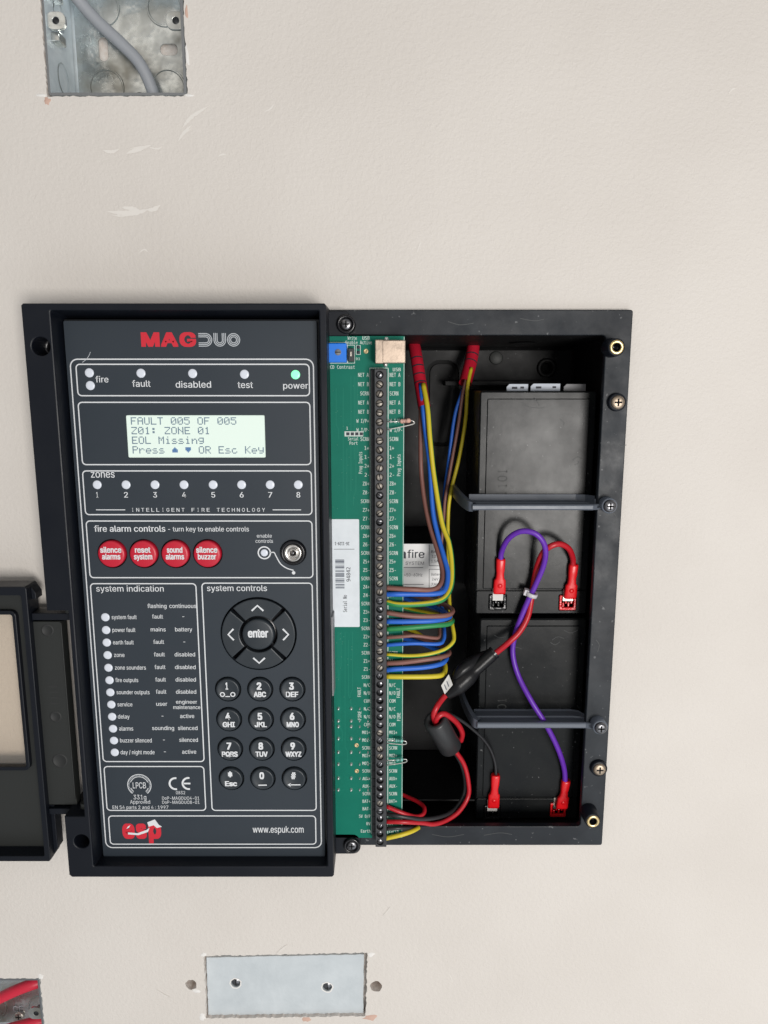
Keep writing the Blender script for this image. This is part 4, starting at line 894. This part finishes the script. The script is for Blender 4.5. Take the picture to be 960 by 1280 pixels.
wire('brown_wire', 'brown', [(524, 480, -42), (526, 508, -36), (525.5, 536, -34), (526, 572, -32), (527.5, 598, -30), (531.6, 629, -26), (537.8, 660, -20), (547, 690, -12), (553, 713, -4), (551, 729, 4), (541, 736.6, 9), (519, 736.5, 12), (497, 735.3, 12), (483, 734.8, E0)], 'topmost brown wire, running down from the left red sleeve to the terminals', RW * .95, G)
wire('blue_wire', 'blue', [(526, 480, -38), (529, 511, -31), (532, 540.6, -29), (537, 580, -26), (541, 637, -21), (547, 668, -16), (555, 696, -9), (559.4, 716.6, -2), (556.6, 735, 5), (545.6, 741.6, 9), (511, 743, 12), (495, 743, 12), (483, 742.8, E0)], 'topmost blue wire, running down from the left red sleeve to the terminals', RW, G)
wire('earth_wire', 'gy', [(529, 480, -36), (534.8, 511, -29), (537.7, 548, -26), (543, 595, -23), (552, 652.5, -16), (560.5, 677.5, -11), (565, 702.5, -6), (565, 727.5, 0), (559.7, 743, 5), (548.8, 751, 9), (526.9, 755.4, 12), (498.8, 755.4, 12), (483, 752.6, E0)], 'topmost green and yellow wire, running down from the left red sleeve', RW * 1.04, G, .003, 1)
# second cable, behind
wire('blue_wire', 'blue', [(588, 460, -60), (576, 494, -54), (568, 522, -54), (560, 580, -54), (556, 610, -52), (552, 660, -48), (551, 720, -36), (553, 770, -12), (555, 790, 1), (554.5, 799.7, 6), (548, 804.8, 9), (519, 804, 12), (500, 805, 12), (483, 806.4, E0)], 'third blue wire down, coming from the right red sleeve', RW * .74, G)
wire('brown_wire', 'brown', [(588, 460, -58), (579, 487.5, -52), (573, 533, -52), (563, 587, -50), (556.6, 621, -48), (555, 649, -46), (550, 710, -40), (548, 765, -16), (549.5, 787, 0), (548.5, 796, 6), (541, 797.5, 9), (519, 795, 12), (500, 795.5, 12), (483, 796.9, E0)], 'third brown wire down, coming from the right red sleeve', RW * .70, G)
wire('earth_wire', 'gy', [(589, 460, -56), (584, 484, -50), (582, 525, -50), (574, 572, -49), (563, 618, -47), (560, 652.5, -44), (560, 700, -36), (562, 760, -12), (566, 782.5, -2), (568, 795, 3), (566, 804, 6), (555, 812, 9), (534.7, 817.5, 12), (511, 820, 12), (483, 818.4, E0)], 'third green and yellow wire down, coming from the right red sleeve', RW * .78, G, .003, 2)
# two sets that come round from behind the board
wire('brown_wire', 'brown', [(490, 738, -28), (520, 744, -24), (550, 754, -13), (563, 760, -4), (565, 765.5, 2), (556, 770, 7), (530, 771, 11), (508, 769, 12), (483, 765.8, E0)], 'second brown wire down, looping back from behind the board', RW * .95, G)
wire('blue_wire', 'blue', [(490, 744, -30), (515, 750, -26), (545, 760, -14), (559, 767, -4), (561, 771.5, 3), (543, 775.2, 9), (511, 776.6, 12), (483, 776.8, E0)], 'second blue wire down, looping back from behind the board', RW, G)
wire('earth_wire', 'yg', [(490, 756, -30), (515, 762, -26), (545, 768, -14), (562, 773, -5), (564.5, 777.5, 2), (559, 780.6, 6), (542, 782.4, 10), (511, 784.4, 12), (483, 786.4, E0)], 'second striped wire down, mostly green, looping from behind the board', RW, G)
wire('brown_wire', 'brown', [(490, 790, -30), (515, 794, -26), (548, 806, -14), (560, 813, -4), (560.5, 817.5, 2), (553, 821, 7), (534.7, 824.2, 11), (503, 828, 12), (483, 829, E0)], 'lowest brown wire of the terminal loops', RW * .95, G)
wire('blue_wire', 'blue', [(490, 796, -30), (515, 800, -26), (545, 812, -14), (557, 820, -4), (556.5, 825.5, 3), (549, 830.6, 8), (527, 834, 11), (495.6, 836.6, 12), (483, 837.5, E0)], 'lowest blue wire of the terminal loops', RW, G)
wire('earth_wire', 'gy', [(490, 782, -32), (515, 788, -28), (540, 806, -18), (553, 826, -6), (557, 835.6, 1), (553.4, 843, 6), (542.5, 845.8, 9), (511, 846, 12), (483, 845.5, E0)], 'lowest green and yellow wire of the terminal loops', RW, G, .003, 7)
# red sleeves
def sleeve(pts, r, label, marks):
    t = thing('cable_sleeve', label, 'sleeve', P3(*pts[0]), 'red cable sleeves')
    mb = MB(); pth = smooth_path([P3(*p) for p in pts], 6); tube(mb, pth, r, 18, cap=False); o = obj('sleeve', mb, M['sleeve'], t)
    mb = MB()
    for f in marks:
        i = int(f * (len(pth) - 2)); d = (pth[i + 1] - pth[i]).normalized(); p0 = pth[i]; n_ = 9; nrm = (Vector((0, -1, 0)) - d * Vector((0, -1, 0)).dot(d)).normalized(); bb_ = d.cross(nrm); A = []; B = []
        for k in range(n_):
            an = R(-60 + 120 * k / (n_ - 1)); v = (nrm * math.cos(an) + bb_ * math.sin(an)) * (r + .06); A.append(p0 + v - d * .45); B.append(p0 + v + d * .45)
        mb.bridge(mb.ring(A), mb.ring(B), closed=False)
    obj('printed_band', mb, M['ink'], t)
sleeve([(517, 428, -60), (521, 450, -50), (525.5, 480, -42), (530.5, 510, -33)], 3.75, 'left red rubber sleeve with four black marks, wires leaving its lower end', (.36, .48, .60, .75))
sleeve([(592.5, 424, -72), (590, 445, -66), (586, 462, -60), (581.5, 479, -54)], 4.0, 'right red rubber sleeve with two black bands under the top rim', (.36, .56))

# battery leads
def crimp(parent, u, v, h, vw, ang=0.0):
    """red push-on connector: narrow barrel at the top, wide flat shell below; (u, v) is the wire end, vw the bottom"""
    a = P3(u, v, h); b = P3(u + ang, vw, h); L = a.z - b.z; mb = MB()
    secs = [(0, 2.5, 2.0), (.06, 2.75, 2.3), (.30, 2.55, 2.1), (.42, 2.2, 1.8), (.56, 2.5, 1.8), (.62, 3.5, 1.7), (.94, 3.7, 1.7), (1.0, 3.5, 1.4)]; prev = None; n = 16
    for f, w, d in secs:
        c = a.lerp(b, f); ring = mb.ring([(c.x + w * (abs(math.cos(6.2832 * k / n)) ** .6) * (1 if math.cos(6.2832 * k / n) >= 0 else -1), c.y + d * (abs(math.sin(6.2832 * k / n)) ** .6) * (1 if math.sin(6.2832 * k / n) >= 0 else -1), c.z) for k in range(n)])
        if prev: mb.bridge(prev, ring, 0, True)
        else: mb.face(ring)
        prev = ring
    mb.face(prev); c = a.lerp(b, .76); lathe(mb, [(1.5, 0), (1.3, .5), (0, .55)], 14); k0 = len(mb.v) - (14 * 2 + 1)
    for i in range(k0, len(mb.v)): x, y, z = mb.v[i]; mb.v[i] = (x + c.x, y + c.y - 1.6, z + c.z)
    return obj('crimp_connector', mb, M['crimp'], parent)
def lead(name, col, pts, label, r, crimps):
    mid = pts[len(pts) // 2]; t = thing(name, label, 'wire', P3(*mid), 'battery leads'); mb = MB(); tube(mb, smooth_path([P3(*p) for p in pts], 8), r, 12); obj('insulation', mb, M[col], t)
    for c in crimps: crimp(t, *c)
    return t
hb = -12.5
lead('purple_wire', 'purple', [(626, 702, hb), (627, 690, -10), (635, 674, -3), (650, 664.5, 2), (667, 666, 4), (678, 676, 4), (682, 690, 2), (679, 708, -2), (669, 732, -6), (659.5, 752, -8), (650, 775, -9), (643, 797, -10), (641, 818, -10), (648, 845, -8), (664, 876, -3), (682, 905, -1), (697, 935, -5), (705, 960, -10), (706.5, 980, hb)], 'purple wire looping over both batteries between two red connectors', 1.6,
     [(626, 698, hb, 742, -2), (707.5, 975, hb, 1010, -5.5)])
lead('red_wire', 'red', [(716, 708, hb), (716, 698, -10), (711, 686, -4), (700, 680, 0), (688, 683, 1), (678, 692, -2), (671, 710, -8), (667, 730, -10), (664, 750, -10), (660, 770, -8), (650, 789, -6), (636, 803, -4), (620, 816, 0), (610, 823, 2)], 'red wire from the upper battery running through the white tie into the black fuse holder', 1.7,
     [(717, 705, hb, 748, -4.5)])
lead('black_wire', 'blackwire', [(545, 903, 0), (549, 893, 6), (558, 891, 8), (577, 901, 2), (592.5, 913, -3), (605, 925, -7), (614, 939, -10), (619, 955, -12), (620, 972, hb)], 'thin black wire from the ferrite ring to the lower battery', .95, [(619.5, 968, hb, 1009, -3)])
# fuse holder and ferrite
t = thing('fuse_holder', 'black inline fuse holder with a white paper flag lying across the wires', 'fuse holder', P3(590, 840, 0))
a, b = P3(617, 816, 1), P3(558, 869, 6); mb = MB(); N_ = 22; pth = [a.lerp(b, k / N_) for k in range(N_ + 1)]
rad = [3.6 if k < 1 else 4.0 if k < 9 else 4.0 + 1.7 * math.sin(min(1, (k - 9) / 4) * 1.57) if k < 17 else 5.7 - (k - 17) * .55 for k in range(N_ + 1)]
tube(mb, pth, rad, 18, cap=False); obj('holder_body', mb, M['shrink'], t)
mb = MB(); d = (b - a).normalized(); c = a; lip = []
tube(mb, [a - d * 1.0, a + d * .4], 3.9, 18, cap=False); tube(mb, [a - d * .8, a + d * 2], 3.0, 18, cap=True); obj('end_cap', mb, M['groove'], t)
mb = MB(); q = [P3(561, 843, 11), P3(566, 856, 12), P3(556, 868, 9), P3(551.5, 857, 9)]; A = mb.ring(q); B = mb.ring([p + Vector((0, .4, 0)) for p in q]); mb.face(A); mb.bridge(A, B); mb.face(B[::-1]); fl = obj('paper_flag', mb, M['paper'], t)
mb = MB(); side = (q[1] - q[0]); up_ = (q[3] - q[0])
for k in range(2):
    p0 = q[0] + side * .25 + up_ * (.35 + .3 * k); p1 = q[0] + side * .75 + up_ * (.35 + .3 * k); w = up_ * .07; o3 = Vector((0, -.1, 0)); mb.face(mb.ring([p0 + o3, p1 + o3, p1 + w + o3, p0 + w + o3]))
obj('flag_print', mb, M['greyink'], fl)
mb = MB(); pth = smooth_path([P3(611, 815, -3), P3(600, 822, -1), P3(585, 832, 3), P3(573, 842, 5), P3(565, 852, 5)], 6); tube(mb, pth, [1.5 + 2.4 * math.sin(math.pi * i / (len(pth) - 1)) for i in range(len(pth))], 12); obj('folded_skirt', mb, M['shrink'], t)
A_, B_ = P3(543.5, 899, 12), P3(563, 934, 0); d = (B_ - A_).normalized(); mb = MB()
def ringat(p, r, n=28):
    u_ = d.orthogonal().normalized(); w_ = d.cross(u_); return mb.ring([p + (u_ * math.cos(6.2832 * k / n) + w_ * math.sin(6.2832 * k / n)) * r for k in range(n)])
rs = [ringat(A_ + d * 7, 3.7), ringat(A_ + d * .6, 3.9), ringat(A_, 4.6), ringat(A_, 6.1), ringat(A_ + d * .9, 6.9), ringat(B_ - d * .9, 6.9), ringat(B_, 6.1), ringat(B_, 4.2), ringat(B_ - d * 6, 3.8)]
for i in range(len(rs) - 1): mb.bridge(rs[i], rs[i + 1], 0, True)
tag(obj('ferrite_core', mb, M['ferrite']), 'black ferrite tube threaded with red wire beside the lower battery', 'ferrite core')
mid = A_.lerp(B_, .5)
GB = 'supply wires at the foot of the board'
wire('red_wire', 'red', [(560, 866, 6), (553, 874, 9), (546, 884, 13), (542.5, 894, 13), (545, 905, 9), (553, 918, 4)], 'short red wire from the fuse holder into the top of the ferrite tube', 1.65)
wire('red_wire', 'red', [(551, 912, 6), (545, 903, 12), (547, 896, 14), (555, 892.5, 13), (564, 896.5, 9), (573, 906, 3), (578, 917, -2), (576, 926, -6)], 'red loop turned back over the lip of the ferrite tube', 1.6)
wire('red_wire', 'red', [(560, 928, 2), (568, 937, -1), (580, 955, -6), (585.7, 977, -8), (584.7, 995.6, -8), (573.8, 1014, -4), (558, 1026, 1), (542.5, 1030, 5), (527, 1028.8, 9), (505, 1027, 12), (483, 1027, E0)], 'long red wire curving from the ferrite tube to the bottom terminals', 1.4, GB)
wire('black_wire', 'blackwire', [(558, 926, 0), (565, 937, -5), (576, 955, -10), (581.5, 976, -12), (580, 993, -11), (571, 1008, -7), (560, 1017, -1), (545, 1022.5, 5), (527, 1023.5, 9), (511, 1021.5, 12), (497, 1019.5, 13), (483, 1017.5, E0)], 'black wire running beside the long red wire to the bottom terminals', 1.25, GB)
wire('red_wire', 'red', [(495, 990, -12), (507, 995, -10), (522, 1002, -5), (530, 1009.7, 1), (528.4, 1017.5, 6), (519, 1020.8, 9), (503, 1016, 12), (483, 1008, E0)], 'short red wire bent back on itself near the bottom terminals', 1.25, GB)
wire('black_wire', 'blackwire', [(527, 1030, -12), (522, 1033, -2), (513, 1034.5, 7), (499, 1035, 11), (483, 1036, E0)], 'short grey-black wire just above the lowest yellow wire', 1.2, GB)
wire('earth_wire', 'gy', [(530, 1022, -26), (528.5, 1029, -12), (525, 1033, 0), (517, 1038, 7), (503, 1043, 11), (481.5, 1048, E0)], 'short green and yellow wire at the lowest terminal', 1.35, GB)
# tie
c = P3(664.5, 742.5, -7); d = (P3(659, 755, -8) - P3(669, 731, -6)).normalized(); mb = MB()
mb2 = MB(); side = d.cross(Vector((0, -1, 0))).normalized(); nrm = side.cross(d).normalized()
def oval(p, a_, b_, n=22): return mb.ring([p + side * a_ * math.cos(6.2832 * k / n) + nrm * b_ * math.sin(6.2832 * k / n) for k in range(n)])
r1, r2, r3, r4 = oval(c - d * 1.2, 3.6, 3.6), oval(c + d * 1.2, 3.6, 3.6), oval(c + d * 1.2, 2.6, 2.6), oval(c - d * 1.2, 2.6, 2.6)
mb.bridge(r1, r2, 0, True); mb.bridge(r2, r3); mb.bridge(r3, r4, 0, True); mb.bridge(r4, r1)
h0 = c + side * 3.0 - nrm * .2
for sgn in (0,):
    A = mb.ring([h0 + side * x + d * y + nrm * z for x, y, z in ((-.8, -1.7, -2), (1.6, -1.7, -2), (1.6, 1.7, -2), (-.8, 1.7, -2))]); B = mb.ring([h0 + side * x + d * y + nrm * z for x, y, z in ((-.8, -1.7, 1.2), (1.6, -1.7, 1.2), (1.6, 1.7, 1.2), (-.8, 1.7, 1.2))]); mb.bridge(A, B); mb.face(A[::-1]); mb.face(B)
tag(obj('cable_tie', mb, M['tie']), 'white cable tie holding the purple and red wires together', 'cable tie')

# end-of-line resistors bent into the terminals
def resistor(p_in, body0, body1, tip, p_out, m, label, r=1.15):
    t = thing('resistor', label, 'resistor', P3(*body0), 'resistors bent into the terminals'); mb = MB()
    a, b = P3(*body0), P3(*body1); tube(mb, [a.lerp(b, k / 8) for k in range(9)], [r * f for f in (.55, 1.05, 1.1, .88, .85, .88, 1.1, 1.05, .55)], 14); o = obj('body', mb, M[m], t)
    mb = MB()
    for f, w in ((.25, .35), (.45, .3), (.6, .3)): tube(mb, [a.lerp(b, f), a.lerp(b, f + .06)], r * 1.13, 14)
    obj('colour_band', mb, M['brown'] if m == 'resist' else M['ink'], o)
    mb = MB(); tube(mb, smooth_path([P3(*p_in), a], 3), .33, 8); tube(mb, smooth_path([b, P3(*tip), P3(tip[0] - 2, tip[1] + 3.5, tip[2] - .5), P3(*p_out)], 6), .33, 8); obj('wire_lead', mb, M['lead'], t)
resistor((482, 527.2, 13), (500, 526.8, 13), (513.5, 525.5, 13), (517, 527, 13), (483, 537.5, 12), 'resist', 'pink resistor poking out past the top of the board by the left sleeve')
resistor((482, 925.5, 13), (494, 925.5, 13), (504, 926, 13), (507.5, 927, 13), (483, 929, 12), 'gresist', 'upper small green resistor near the foot of the board', .9)
resistor((482, 950.5, 13), (495, 950, 13), (504, 949, 13), (508, 949.5, 13), (483, 956.5, 12), 'gresist', 'lower small green resistor with splayed silver leads near the foot of the board', .9)
